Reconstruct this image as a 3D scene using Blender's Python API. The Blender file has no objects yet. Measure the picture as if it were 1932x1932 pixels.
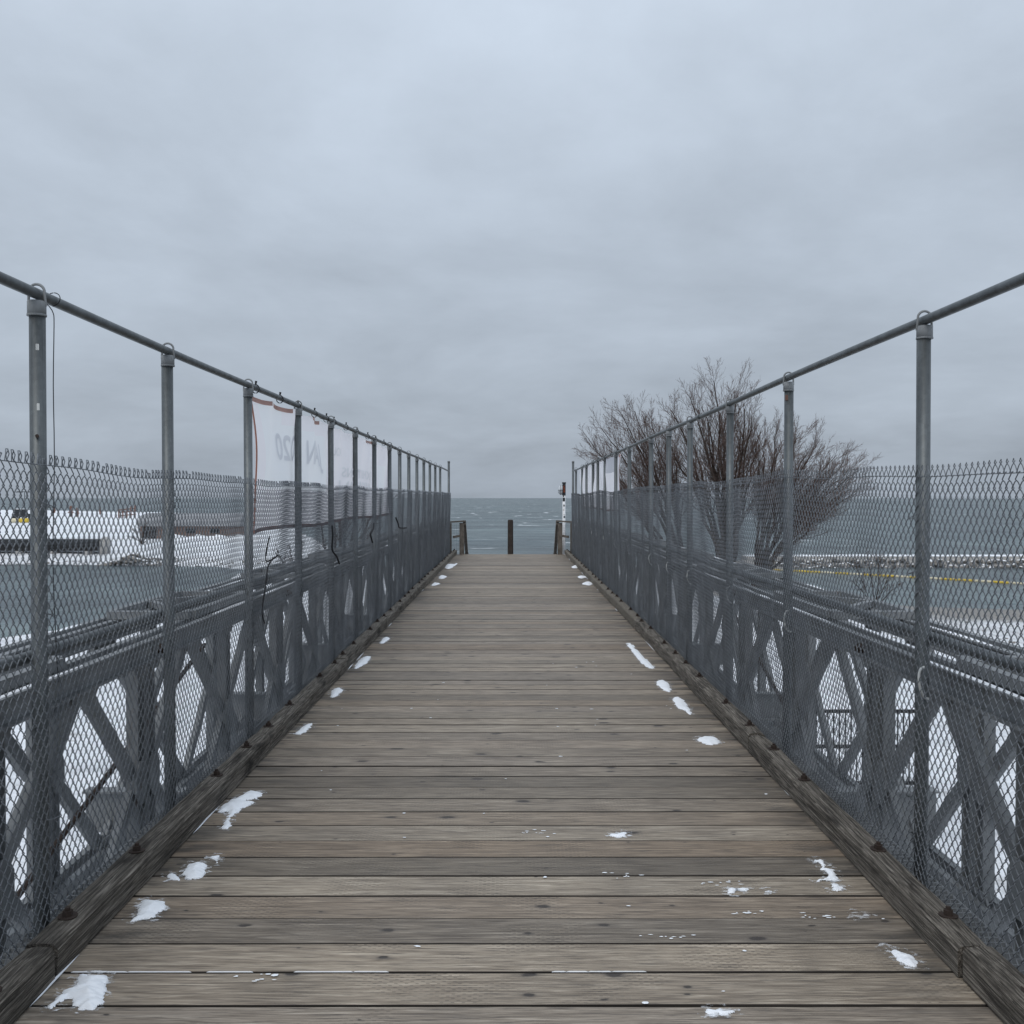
import bpy, bmesh, math, random
import numpy as np
from mathutils import Vector, Matrix, noise as mnoise

random.seed(7)
rng = np.random.default_rng(7)
scene = bpy.context.scene
C = scene.collection
R = math.radians

# ------------------------------------------------------------------ camera
CAMH = 1.75                       # eye above the deck (deck top is z = 0)
F = 1783.0                        # focal length in pixels of a 1932 px frame
EYE_X, EYE_Y = 964.0, 937.0       # where the horizontal straight-ahead line meets the frame
cam_data = bpy.data.cameras.new('camera')
cam = bpy.data.objects.new('camera', cam_data)
C.objects.link(cam)
cam_data.sensor_width = 36.0
cam_data.lens = 36.0 * F / 1932.0
cam_data.clip_start = 0.05
cam_data.clip_end = 20000.0
pitch = math.atan((966.0 - EYE_Y) / F)
yaw = math.atan((966.0 - EYE_X) / F)
cam.location = (0, 0, CAMH)
cam.rotation_euler = (R(90) - pitch, 0, -yaw)
scene.camera = cam

# ------------------------------------------------------------------ sky, sun, exposure
world = bpy.data.worlds.new('World')
scene.world = world
world.use_nodes = True
wt = world.node_tree
for n in list(wt.nodes):
    wt.nodes.remove(n)
SUN_EL, SUN_AZ = 52.0, 200.0      # high, behind the camera, veiled by cloud


def W(kind, **kw):
    n = wt.nodes.new(kind)
    for k, v in kw.items():
        setattr(n, k, v)
    return n


def wmath(op, a, b=None):
    n = W('ShaderNodeMath', operation=op)
    for i, s in enumerate((a, b)):
        if s is None:
            continue
        if isinstance(s, (int, float)):
            n.inputs[i].default_value = s
        else:
            wt.links.new(s, n.inputs[i])
    return n.outputs[0]


sky = W('ShaderNodeTexSky', sky_type='NISHITA', sun_disc=False)
sky.sun_elevation = R(SUN_EL)
sky.sun_rotation = R(SUN_AZ)
sky.dust_density = 4.0
tc = W('ShaderNodeTexCoord')
sep = W('ShaderNodeSeparateXYZ')
wt.links.new(tc.outputs['Generated'], sep.inputs[0])
zc = wmath('MAXIMUM', sep.outputs[2], 0.0)
# overcast sky: luminance rises from the horizon to the zenith
lum = wmath('ADD', wmath('MULTIPLY', zc, 0.60), 0.40)
# cloud layer seen in perspective: direction projected on a flat ceiling
den = wmath('ADD', zc, 0.22)
px_ = wmath('DIVIDE', sep.outputs[0], den)
py_ = wmath('DIVIDE', sep.outputs[1], den)
comb = W('ShaderNodeCombineXYZ')
wt.links.new(px_, comb.inputs[0])
wt.links.new(py_, comb.inputs[1])
nz1 = W('ShaderNodeTexNoise')
nz1.inputs['Scale'].default_value = 1.1
nz1.inputs['Detail'].default_value = 9.0
nz1.inputs['Roughness'].default_value = 0.56
nz1.inputs['Distortion'].default_value = 0.35
wt.links.new(comb.outputs[0], nz1.inputs['Vector'])
nz2 = W('ShaderNodeTexNoise')
nz2.inputs['Scale'].default_value = 3.4
nz2.inputs['Detail'].default_value = 7.0
nz2.inputs['Roughness'].default_value = 0.58
wt.links.new(comb.outputs[0], nz2.inputs['Vector'])
cl = wmath('ADD', wmath('MULTIPLY', wmath('SUBTRACT', nz1.outputs[0], 0.5), 0.70),
           wmath('MULTIPLY', wmath('SUBTRACT', nz2.outputs[0], 0.5), 0.22))
lum = wmath('MULTIPLY', lum, wmath('ADD', cl, 1.0))
LZ = 1.05
lum10 = wmath('MULTIPLY', lum, LZ * 10.0)
tint = W('ShaderNodeMix', data_type='RGBA', blend_type='MULTIPLY')
tint.inputs[0].default_value = 1.0
tint.inputs[6].default_value = (0.852, 0.972, 1.128, 1)
g2 = W('ShaderNodeCombineColor')
for i in range(3):
    wt.links.new(lum10, g2.inputs[i])
wt.links.new(g2.outputs[0], tint.inputs[7])
mixs = W('ShaderNodeMix', data_type='RGBA')
mixs.inputs[0].default_value = 0.95
wt.links.new(sky.outputs[0], mixs.inputs[6])
wt.links.new(tint.outputs[2], mixs.inputs[7])
bg = W('ShaderNodeBackground')
bg.inputs[1].default_value = 0.1
wt.links.new(mixs.outputs[2], bg.inputs[0])
wo = W('ShaderNodeOutputWorld')
wt.links.new(bg.outputs[0], wo.inputs[0])

sun_data = bpy.data.lights.new('sun', 'SUN')
sun_data.energy = 1.1
sun_data.angle = R(35)
sun_data.color = (1.0, 0.95, 0.88)
sun = bpy.data.objects.new('sun', sun_data)
C.objects.link(sun)
sun.rotation_euler = (R(90 - SUN_EL), 0, R(180 - SUN_AZ))

scene.view_settings.view_transform = 'Standard'
scene.view_settings.look = 'None'
scene.view_settings.exposure = 0.0
scene.view_settings.gamma = 1.0
scene.view_settings.use_curve_mapping = False
scene.cycles.use_denoising = True
scene.cycles.max_bounces = 5
scene.cycles.diffuse_bounces = 3
scene.cycles.glossy_bounces = 2
scene.cycles.transmission_bounces = 3
scene.cycles.transparent_max_bounces = 6


# ------------------------------------------------------------------ helpers
def at_depth(px, py, D):
    """point seen at a pixel of the 1932 px frame, D metres ahead"""
    return Vector(((px - EYE_X) / F * D, D, CAMH - (py - EYE_Y) / F * D))


def on_level(px, py, z=0.0):
    return at_depth(px, py, F * (CAMH - z) / (py - EYE_Y))


def mesh_np(name, verts, faces, smooth=False):
    """verts (n,3); faces (m,3|4) array"""
    verts = np.asarray(verts, dtype=np.float32)
    faces = np.asarray(faces, dtype=np.int32)
    me = bpy.data.meshes.new(name)
    k = faces.shape[1]
    me.vertices.add(len(verts))
    me.vertices.foreach_set('co', verts.ravel())
    me.loops.add(faces.size)
    me.loops.foreach_set('vertex_index', faces.ravel())
    me.polygons.add(len(faces))
    me.polygons.foreach_set('loop_start', np.arange(0, faces.size, k, dtype=np.int32))
    me.polygons.foreach_set('loop_total', np.full(len(faces), k, dtype=np.int32))
    if smooth:
        me.polygons.foreach_set('use_smooth', np.ones(len(faces), dtype=bool))
    me.update(calc_edges=True)
    me.validate()
    return me


def tube_arrays(P, rad, sides, ref=(1.0, 0.0, 0.0)):
    """P (n, m, 3) polylines; rad (n, m) or scalar -> verts, quads"""
    P = np.asarray(P, dtype=np.float64)
    if P.ndim == 2:
        P = P[None]
    n, m, _ = P.shape
    rad = np.broadcast_to(np.asarray(rad, dtype=np.float64), (n, m))
    T = np.zeros_like(P)
    T[:, 1:-1] = P[:, 2:] - P[:, :-2]
    T[:, 0] = P[:, 1] - P[:, 0]
    T[:, -1] = P[:, -1] - P[:, -2]
    T /= np.linalg.norm(T, axis=2, keepdims=True) + 1e-12
    refv = np.broadcast_to(np.array(ref, dtype=np.float64), P.shape)
    A = np.cross(T, refv)
    L = np.linalg.norm(A, axis=2, keepdims=True)
    alt = np.cross(T, np.broadcast_to(np.array([0.13, 0.97, 0.21]), P.shape))
    A = np.where(L < 0.05, alt, A)
    A /= np.linalg.norm(A, axis=2, keepdims=True) + 1e-12
    B = np.cross(T, A)
    ang = np.arange(sides) * 2 * math.pi / sides
    V = (P[:, :, None, :] + rad[:, :, None, None] *
         (A[:, :, None, :] * np.cos(ang)[None, None, :, None] + B[:, :, None, :] * np.sin(ang)[None, None, :, None]))
    base = (np.arange(n)[:, None, None] * m + np.arange(m - 1)[None, :, None]) * sides
    j = np.arange(sides)[None, None, :]
    jn = (j + 1) % sides
    Q = np.stack([base + j, base + jn, base + sides + jn, base + sides + j], axis=-1)
    return V.reshape(-1, 3), Q.reshape(-1, 4)


class MB:
    """collects shapes into one mesh"""
    def __init__(self):
        self.v, self.f = [], []

    def add(self, verts, faces):
        o = len(self.v)
        self.v.extend([tuple(p) for p in verts])
        self.f.extend([tuple(i + o for i in q) for q in faces])
        return self

    def box(self, x0, x1, y0, y1, z0, z1, mat=None):
        vs = [Vector(p) for p in ((x0, y0, z0), (x1, y0, z0), (x1, y1, z0), (x0, y1, z0),
                                  (x0, y0, z1), (x1, y0, z1), (x1, y1, z1), (x0, y1, z1))]
        if mat is not None:
            vs = [mat @ p for p in vs]
        return self.add(vs, [(0, 3, 2, 1), (4, 5, 6, 7), (0, 1, 5, 4), (1, 2, 6, 5), (2, 3, 7, 6), (3, 0, 4, 7)])

    def bar(self, a, b, w, h, up=(0, 0, 1)):
        """rectangular bar from a to b, w across, h along 'up'"""
        a, b = Vector(a), Vector(b)
        t = (b - a).normalized()
        u = Vector(up)
        s = t.cross(u)
        if s.length < 1e-4:
            s = t.cross(Vector((1, 0, 0)))
        s.normalize()
        u = s.cross(t).normalized()
        q = []
        for p in (a, b):
            for i, j in ((-1, -1), (1, -1), (1, 1), (-1, 1)):
                q.append(p + s * (w / 2 * i) + u * (h / 2 * j))
        return self.add(q, [(3, 2, 1, 0), (4, 5, 6, 7), (0, 1, 5, 4), (1, 2, 6, 5), (2, 3, 7, 6), (3, 0, 4, 7)])

    def tube(self, pts, r, sides=8, caps=True):
        pts = [tuple(p) for p in pts]
        rr = r if isinstance(r, (list, tuple)) else [r] * len(pts)
        v, q = tube_arrays(np.array(pts), np.array(rr)[None], sides)
        f = [tuple(x) for x in q.tolist()]
        if caps:
            f.append(tuple(range(sides))[::-1])
            o = (len(pts) - 1) * sides
            f.append(tuple(range(o, o + sides)))
        return self.add(v.tolist(), f)

    def prism(self, outline, axis, d0, d1):
        """closed 2D outline swept along an axis ('x','y','z')"""
        def mk(p, d):
            return {'x': (d, p[0], p[1]), 'y': (p[0], d, p[1]), 'z': (p[0], p[1], d)}[axis]
        n = len(outline)
        vs = [mk(p, d0) for p in outline] + [mk(p, d1) for p in outline]
        fs = [tuple(range(n))[::-1], tuple(range(n, 2 * n))]
        fs += [(i, (i + 1) % n, n + (i + 1) % n, n + i) for i in range(n)]
        return self.add(vs, fs)

    def mesh(self, name, smooth=False):
        me = bpy.data.meshes.new(name)
        me.from_pydata(self.v, [], self.f)
        bm = bmesh.new()
        bm.from_mesh(me)
        bmesh.ops.recalc_face_normals(bm, faces=bm.faces)
        bm.to_mesh(me)
        bm.free()
        if smooth:
            for p in me.polygons:
                p.use_smooth = True
        return me


def obj(name, me, mat=None, parent=None, loc=None, rot=None, scl=None):
    if isinstance(me, MB):
        me = me.mesh(name)
    o = bpy.data.objects.new(name, me)
    C.objects.link(o)
    if mat is not None and len(me.materials) == 0:
        me.materials.append(mat)
    if parent is not None:
        o.parent = parent
    if loc is not None:
        o.location = loc
    if rot is not None:
        o.rotation_euler = rot
    if scl is not None:
        o.scale = scl
    return o


def tag(o, label=None, cat=None, group=None, kind=None):
    if label:
        o['label'] = label
    if cat:
        o['category'] = cat
    if group:
        o['group'] = group
    if kind:
        o['kind'] = kind
    return o


def empty(name, loc=(0, 0, 0)):
    o = bpy.data.objects.new(name, None)
    C.objects.link(o)
    o.location = loc
    o.empty_display_size = 0.2
    return o


def bevel_mesh(me, w, seg=1):
    bm = bmesh.new()
    bm.from_mesh(me)
    bmesh.ops.bevel(bm, geom=list(bm.edges), offset=w, segments=seg, affect='EDGES', profile=0.5)
    bm.to_mesh(me)
    bm.free()
    return me


# ------------------------------------------------------------------ materials
class NT:
    def __init__(self, name):
        self.m = bpy.data.materials.new(name)
        self.m.use_nodes = True
        self.t = self.m.node_tree
        self.b = self.t.nodes['Principled BSDF']
        self.out = self.t.nodes['Material Output']

    def n(self, kind, **kw):
        x = self.t.nodes.new(kind)
        for k, v in kw.items():
            setattr(x, k, v)
        return x

    def link(self, a, b):
        self.t.links.new(a, b)

    def math(self, op, a, b=None, clamp=False):
        x = self.n('ShaderNodeMath', operation=op)
        x.use_clamp = clamp
        for i, s in enumerate((a, b)):
            if s is None:
                continue
            if isinstance(s, (int, float)):
                x.inputs[i].default_value = s
            else:
                self.link(s, x.inputs[i])
        return x.outputs[0]

    def pos(self, scale=(1, 1, 1), obj_space=False, rand=0.0):
        if obj_space:
            v = self.n('ShaderNodeTexCoord').outputs['Object']
        else:
            v = self.n('ShaderNodeNewGeometry').outputs['Position']
        mp = self.n('ShaderNodeMapping')
        self.link(v, mp.inputs[0])
        mp.inputs['Scale'].default_value = scale
        if rand:
            oi = self.n('ShaderNodeObjectInfo')
            cx = self.n('ShaderNodeCombineXYZ')
            r = self.math('MULTIPLY', oi.outputs['Random'], rand)
            for i in range(3):
                self.link(r, cx.inputs[i])
            self.link(cx.outputs[0], mp.inputs['Location'])
        return mp.outputs[0]

    def noise(self, vec, scale=1.0, detail=4.0, rough=0.55, dist=0.0):
        x = self.n('ShaderNodeTexNoise')
        x.inputs['Scale'].default_value = scale
        x.inputs['Detail'].default_value = detail
        x.inputs['Roughness'].default_value = rough
        x.inputs['Distortion'].default_value = dist
        self.link(vec, x.inputs['Vector'])
        return x.outputs[0]

    def ramp(self, fac, stops):
        x = self.n('ShaderNodeValToRGB')
        els = x.color_ramp.elements
        while len(els) < len(stops):
            els.new(0.5)
        for e, (p, c) in zip(els, stops):
            e.position = p
            e.color = (c[0], c[1], c[2], 1) if isinstance(c, (tuple, list)) else (c, c, c, 1)
        self.link(fac, x.inputs[0])
        return x.outputs[0]

    def mix(self, fac, a, b, mode='MIX'):
        x = self.n('ShaderNodeMix', data_type='RGBA', blend_type=mode)
        for i, s in ((0, fac), (6, a), (7, b)):
            if isinstance(s, (int, float)):
                x.inputs[i].default_value = s
            elif isinstance(s, (tuple, list)):
                x.inputs[i].default_value = (s[0], s[1], s[2], 1)
            else:
                self.link(s, x.inputs[i])
        return x.outputs[2]

    def bump(self, h, strength=0.3, dist=0.01):
        x = self.n('ShaderNodeBump')
        x.inputs['Strength'].default_value = strength
        x.inputs['Distance'].default_value = dist
        self.link(h, x.inputs['Height'])
        self.link(x.outputs[0], self.b.inputs['Normal'])

    def set(self, **kw):
        for k, v in kw.items():
            s = self.b.inputs[k]
            if isinstance(v, (int, float)):
                s.default_value = v
            elif isinstance(v, (tuple, list)):
                s.default_value = (v[0], v[1], v[2], 1)
            else:
                self.link(v, s)
        return self


def m_plank():
    k = NT('deck_wood')
    oi = k.n('ShaderNodeObjectInfo')
    v = k.pos((1.0, 1.0, 1.0), rand=40.0)
    st = k.n('ShaderNodeMapping')
    st.inputs['Scale'].default_value = (1.6, 34.0, 1.0)
    k.link(v, st.inputs[0])
    grain = k.noise(st.outputs[0], 2.2, 6, 0.62, 0.9)
    st2 = k.n('ShaderNodeMapping')
    st2.inputs['Scale'].default_value = (5.0, 150.0, 1.0)
    k.link(v, st2.inputs[0])
    fine = k.noise(st2.outputs[0], 1.4, 3, 0.6)
    blot = k.noise(v, 1.3, 3, 0.5, 0.4)
    # knots
    st3 = k.n('ShaderNodeMapping')
    st3.inputs['Scale'].default_value = (3.4, 7.0, 1.0)
    k.link(v, st3.inputs[0])
    wob = k.noise(v, 16.0, 2, 0.5)
    wv = k.n('ShaderNodeVectorMath', operation='ADD')
    wc = k.n('ShaderNodeCombineXYZ')
    ws = k.math('MULTIPLY', k.math('SUBTRACT', wob, 0.5), 0.12)
    k.link(ws, wc.inputs[0])
    k.link(ws, wc.inputs[1])
    k.link(st3.outputs[0], wv.inputs[0])
    k.link(wc.outputs[0], wv.inputs[1])
    vor = k.n('ShaderNodeTexVoronoi', voronoi_dimensions='2D')
    vor.inputs['Scale'].default_value = 1.0
    k.link(wv.outputs[0], vor.inputs['Vector'])
    sepc = k.n('ShaderNodeSeparateColor')
    k.link(vor.outputs['Color'], sepc.inputs[0])
    size = k.math('MULTIPLY', k.math('POWER', sepc.outputs[0], 6.0), 0.17)
    kd = k.math('DIVIDE', vor.outputs['Distance'], k.math('ADD', size, 0.004))
    knot = k.math('SUBTRACT', 1.0, k.math('SMOOTH_MIN', kd, 1.0), True)
    knot = k.math('MULTIPLY', knot, 2.6, True)
    halo = k.math('SUBTRACT', 1.0, k.math('MULTIPLY', kd, 0.4), True)
    # incised treatment marks: rows of short dashes
    st4 = k.n('ShaderNodeMapping')
    st4.inputs['Scale'].default_value = (26.0, 70.0, 1.0)
    k.link(v, st4.inputs[0])
    br = k.n('ShaderNodeTexBrick')
    br.inputs['Scale'].default_value = 1.0
    br.inputs['Mortar Size'].default_value = 0.36
    br.inputs['Brick Width'].default_value = 1.0
    br.inputs['Row Height'].default_value = 1.0
    k.link(st4.outputs[0], br.inputs['Vector'])
    patch = k.math('MULTIPLY', k.math('SUBTRACT', k.noise(v, 2.6, 2, 0.5), 0.52), 9.0, True)
    dash = k.math('MULTIPLY', k.math('SUBTRACT', 1.0, br.outputs['Fac']), patch)
    col = k.ramp(grain, [(0.24, (0.062, 0.049, 0.037)), (0.41, (0.195, 0.162, 0.127)),
                         (0.55, (0.290, 0.248, 0.200)), (0.72, (0.46, 0.408, 0.342))])
    tone = k.ramp(oi.outputs['Random'], [(0.0, (0.58, 0.57, 0.55)), (0.2, (1.20, 1.19, 1.16)), (0.4, (0.84, 0.76, 0.68)),
                                         (0.55, (1.06, 1.05, 1.05)), (0.75, (0.74, 0.73, 0.72)), (1.0, (1.26, 1.23, 1.18))])
    col = k.mix(1.0, col, tone, 'MULTIPLY')
    col = k.mix(0.55, col, k.ramp(blot, [(0.3, (0.62, 0.60, 0.58)), (0.7, (1.18, 1.15, 1.1))]), 'MULTIPLY')
    col = k.mix(k.math('MULTIPLY', k.math('SUBTRACT', 0.48, fine, True), 5.0, True), col, (0.05, 0.042, 0.036))
    col = k.mix(k.math('MULTIPLY', dash, 0.55), col, (0.055, 0.048, 0.042))
    col = k.mix(k.math('MULTIPLY', halo, 0.42), col, (0.09, 0.078, 0.067))
    col = k.mix(knot, col, (0.045, 0.036, 0.03))
    # damp dark stains along both edges of the deck where snow melts
    gx = k.n('ShaderNodeSeparateXYZ')
    k.link(k.n('ShaderNodeNewGeometry').outputs['Position'], gx.inputs[0])
    edge = k.math('MULTIPLY', k.math('SUBTRACT', k.math('ABSOLUTE', gx.outputs[0]), 1.22), 2.6, True)
    damp = k.math('MULTIPLY', edge, k.math('MULTIPLY', k.math('SUBTRACT', k.noise(k.pos((2.2, 7.0, 1)), 1.0, 4, 0.6), 0.46), 6.0, True))
    col = k.mix(k.math('MULTIPLY', damp, 0.72), col, (0.03, 0.028, 0.026))
    h = k.math('ADD', k.math('MULTIPLY', grain, 0.6), k.math('MULTIPLY', fine, 0.5))
    h = k.math('SUBTRACT', h, k.math('ADD', k.math('MULTIPLY', dash, 0.5), k.math('MULTIPLY', knot, 0.5)))
    k.bump(h, 0.55, 0.006)
    k.set(**{'Base Color': col, 'Roughness': 0.62, 'Specular IOR Level': 0.5})
    return k.m


def m_kerb(name='kerb_wood', fresh=False):
    k = NT(name)
    v = k.pos((1, 1, 1), rand=25.0)
    st = k.n('ShaderNodeMapping')
    st.inputs['Scale'].default_value = (105.0, 3.0, 105.0)
    k.link(v, st.inputs[0])
    grain = k.noise(st.outputs[0], 1.3, 7, 0.70, 0.7)
    blot = k.noise(k.pos((7.0, 1.6, 7.0), rand=9.0), 1.2, 4, 0.6, 0.6)
    col = k.ramp(grain, [(0.30, (0.022, 0.019, 0.016)), (0.45, (0.085, 0.075, 0.063)),
                         (0.56, (0.225, 0.20, 0.17)), (0.70, (0.43, 0.395, 0.345))])
    col = k.mix(k.math('MULTIPLY', k.math('SUBTRACT', blot, 0.53), 5.0, True), col, (0.026, 0.022, 0.019))
    if fresh:
        col = k.mix(0.6, col, (0.20, 0.178, 0.145))
    k.bump(grain, 0.95, 0.02)
    k.set(**{'Base Color': col, 'Roughness': 0.85, 'Specular IOR Level': 0.25})
    return k.m


def m_simple(name, col, rough=0.7, metal=0.0, var=0.25, scale=6.0, bump=0.0, spec=0.4):
    k = NT(name)
    nz = k.noise(k.pos((1, 1, 1), rand=13.0), scale, 4, 0.6)
    c = k.mix(1.0, col, k.ramp(nz, [(0.25, 1 - var), (0.75, 1 + var)]), 'MULTIPLY')
    k.set(**{'Base Color': c, 'Roughness': rough, 'Metallic': metal, 'Specular IOR Level': spec})
    if bump:
        k.bump(nz, bump, 0.01)
    return k.m


def m_steel():
    k = NT('painted_steel')
    v = k.pos((1, 1, 1), rand=5.0)
    a = k.noise(v, 5.0, 5, 0.6)
    b = k.noise(k.pos((9, 9, 1.6)), 1.5, 4, 0.65)
    col = k.ramp(a, [(0.3, (0.135, 0.143, 0.149)), (0.7, (0.245, 0.256, 0.263))])
    col = k.mix(k.math('MULTIPLY', k.math('SUBTRACT', b, 0.56), 3.4, True), col, (0.10, 0.105, 0.088))
    rust = k.math('MULTIPLY', k.math('SUBTRACT', k.noise(k.pos((14, 14, 4.0), rand=5.0), 1.0, 6, 0.72), 0.62), 9.0, True)
    col = k.mix(k.math('MULTIPLY', rust, 0.85), col, (0.085, 0.050, 0.034))
    k.bump(a, 0.15, 0.005)
    k.set(**{'Base Color': col, 'Roughness': 0.62, 'Specular IOR Level': 0.4})
    return k.m


def m_galv(name='galvanised_pipe', base=(0.115, 0.126, 0.130)):
    k = NT(name)
    v = k.pos((1, 1, 1), rand=7.0)
    a = k.noise(k.pos((14, 14, 2.5), rand=3.0), 1.0, 4, 0.6)
    sp = k.n('ShaderNodeTexVoronoi')
    sp.inputs['Scale'].default_value = 55.0
    k.link(v, sp.inputs['Vector'])
    sc = k.n('ShaderNodeSeparateColor')
    k.link(sp.outputs['Color'], sc.inputs[0])
    c = k.mix(1.0, base, k.ramp(a, [(0.28, 0.62), (0.55, 1.0), (0.8, 1.35)]), 'MULTIPLY')
    c = k.mix(0.18, c, k.ramp(sc.outputs[0], [(0, 0.5), (1, 1.5)]), 'MULTIPLY')
    rust = k.math('MULTIPLY', k.math('SUBTRACT', k.noise(v, 7.0, 5, 0.7), 0.70), 14.0, True)
    c = k.mix(rust, c, (0.11, 0.055, 0.03))
    k.set(**{'Base Color': c, 'Roughness': 0.45, 'Metallic': 0.55, 'Specular IOR Level': 0.45})
    return k.m


def m_wire():
    k = NT('chain_link_wire')
    a = k.noise(k.pos((1, 1, 1)), 9.0, 3, 0.6)
    c = k.ramp(a, [(0.3, (0.120, 0.131, 0.145)), (0.7, (0.195, 0.210, 0.228))])
    k.set(**{'Base Color': c, 'Roughness': 0.5, 'Metallic': 0.3})
    return k.m


def m_snow(name='snow', dirt=0.0):
    k = NT(name)
    v = k.pos((1, 1, 1))
    a = k.noise(v, 6.0, 5, 0.6)
    k.bump(a, 0.5, 0.02)
    k.set(**{'Base Color': (0.82, 0.84, 0.87), 'Roughness': 0.6, 'Specular IOR Level': 0.3,
             'Subsurface Weight': 0.0})
    return k.m


def m_film():
    k = NT('melting_snow_film')
    v = k.pos((0.6, 1, 1))
    a = k.noise(v, 30.0, 6, 0.72)
    k.set(**{'Base Color': (0.84, 0.86, 0.89), 'Roughness': 0.5})
    tr = k.n('ShaderNodeBsdfTransparent')
    mx = k.n('ShaderNodeMixShader')
    k.link(k.math('MULTIPLY', k.math('SUBTRACT', a, 0.50), 5.0, True), mx.inputs[0])
    k.link(tr.outputs[0], mx.inputs[1])
    k.link(k.b.outputs[0], mx.inputs[2])
    k.link(mx.outputs[0], k.out.inputs[0])
    return k.m


def m_ground():
    k = NT('snowy_ground')
    p = k.n('ShaderNodeNewGeometry').outputs['Position']
    sx = k.n('ShaderNodeSeparateXYZ')
    k.link(p, sx.inputs[0])
    big = k.noise(k.pos((1, 1, 1)), 0.09, 5, 0.6, 0.5)
    mid = k.noise(k.pos((1, 1, 1)), 0.6, 6, 0.65)
    small = k.noise(k.pos((1, 1, 1)), 3.5, 5, 0.7)
    sand = k.ramp(small, [(0.3, (0.14, 0.125, 0.11)), (0.7, (0.30, 0.28, 0.25))])
    grass = k.ramp(small, [(0.3, (0.10, 0.085, 0.06)), (0.7, (0.24, 0.21, 0.16))])
    snow = k.ramp(k.noise(k.pos((0.35, 1.0, 1)), 0.7, 6, 0.68), [(0.32, (0.60, 0.62, 0.65)), (0.5, (0.82, 0.84, 0.87)), (0.7, (0.89, 0.90, 0.93))])
    bare = k.math('ADD', k.math('MULTIPLY', k.math('SUBTRACT', mid, 0.52), 5.0), k.math('MULTIPLY', k.math('SUBTRACT', small, 0.55), 3.0), True)
    bare = k.math('MULTIPLY', bare, k.math('MULTIPLY', k.math('SUBTRACT', big, 0.36), 6.0, True))
    col = k.mix(k.math('MULTIPLY', bare, 0.8), snow, grass)
    # swash zone: wind-swept sand just above the water line, on the open eastern beach
    low = k.math('SUBTRACT', 1.0, k.math('MULTIPLY', k.math('SUBTRACT', k.math('ADD', sx.outputs[2], k.math('MULTIPLY', mid, 0.8)), -4.85), 2.4), True)
    east = k.math('MULTIPLY', k.math('SUBTRACT', sx.outputs[0], 8.0), 0.2, True)
    lowm = k.math('MULTIPLY', low, k.math('ADD', k.math('MULTIPLY', east, 0.75), 0.15))
    col = k.mix(lowm, col, sand)
    k.bump(k.math('ADD', k.math('MULTIPLY', mid, 1.2), k.math('MULTIPLY', small, 0.5)), 0.9, 0.35)
    k.set(**{'Base Color': col, 'Roughness': 0.8, 'Specular IOR Level': 0.2})
    return k.m


def m_water():
    k = NT('lake_water')
    p = k.pos((0.45, 1.0, 1.0))
    w1 = k.noise(p, 0.16, 5, 0.62, 0.3)
    w2 = k.noise(p, 0.9, 4, 0.6)
    w3 = k.noise(k.pos((0.35, 1.0, 1.0)), 0.035, 3, 0.5)
    h = k.math('ADD', k.math('MULTIPLY', w1, 1.0), k.math('MULTIPLY', w2, 0.22))
    # open lake only: whitecaps
    gx = k.n('ShaderNodeSeparateXYZ')
    k.link(k.n('ShaderNodeNewGeometry').outputs['Position'], gx.inputs[0])
    far = k.math('MULTIPLY', k.math('SUBTRACT', gx.outputs[1], 118.0), 0.03, True)
    wc = k.noise(k.pos((0.22, 0.5, 1.0)), 0.55, 4, 0.6)
    wcm = k.math('MULTIPLY', k.math('SUBTRACT', wc, 0.61), 22.0, True)
    crest = k.math('MULTIPLY', k.math('SUBTRACT', w1, 0.52), 9.0, True)
    cap = k.math('MULTIPLY', k.math('MULTIPLY', wcm, crest), far)
    off = k.math('MULTIPLY', k.math('SUBTRACT', gx.outputs[1], 230.0), 0.01, True)
    wc2 = k.noise(k.pos((0.16, 0.045, 1.0)), 1.0, 5, 0.62)
    cap = k.math('MAXIMUM', cap, k.math('MULTIPLY', k.math('MULTIPLY', k.math('SUBTRACT', wc2, 0.615), 16.0, True), off))
    sw = k.noise(k.pos((0.022, 0.075, 1.0)), 1.0, 5, 0.65, 0.4)
    sw2 = k.noise(k.pos((0.006, 0.012, 1.0)), 1.0, 5, 0.65, 0.4)
    deep = k.mix(k.ramp(w3, [(0.35, 0.0), (0.65, 1.0)]), (0.085, 0.117, 0.122), (0.132, 0.173, 0.174))
    deep = k.mix(k.ramp(w1, [(0.35, 0.0), (0.66, 1.0)]), k.mix(1.0, deep, (0.45, 0.48, 0.53), 'MULTIPLY'), deep)
    deep = k.mix(1.0, deep, k.ramp(k.math('ADD', k.math('MULTIPLY', sw, 0.55), k.math('MULTIPLY', sw2, 0.45)), [(0.36, 0.55), (0.5, 0.95), (0.64, 1.35)]), 'MULTIPLY')
    col = k.mix(cap, deep, (0.8, 0.83, 0.85))
    x = k.n('ShaderNodeBump')
    x.inputs['Strength'].default_value = 1.0
    k.link(k.math('ADD', k.math('MULTIPLY', far, 0.6), 0.4), x.inputs['Strength'])
    x.inputs['Distance'].default_value = 1.6
    k.link(h, x.inputs['Height'])
    k.link(x.outputs[0], k.b.inputs['Normal'])
    k.set(**{'Base Color': col, 'Roughness': k.mix(cap, (0.3, 0.3, 0.3), (0.9, 0.9, 0.9)), 'IOR': 1.33, 'Specular IOR Level': 0.22})
    return k.m


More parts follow.
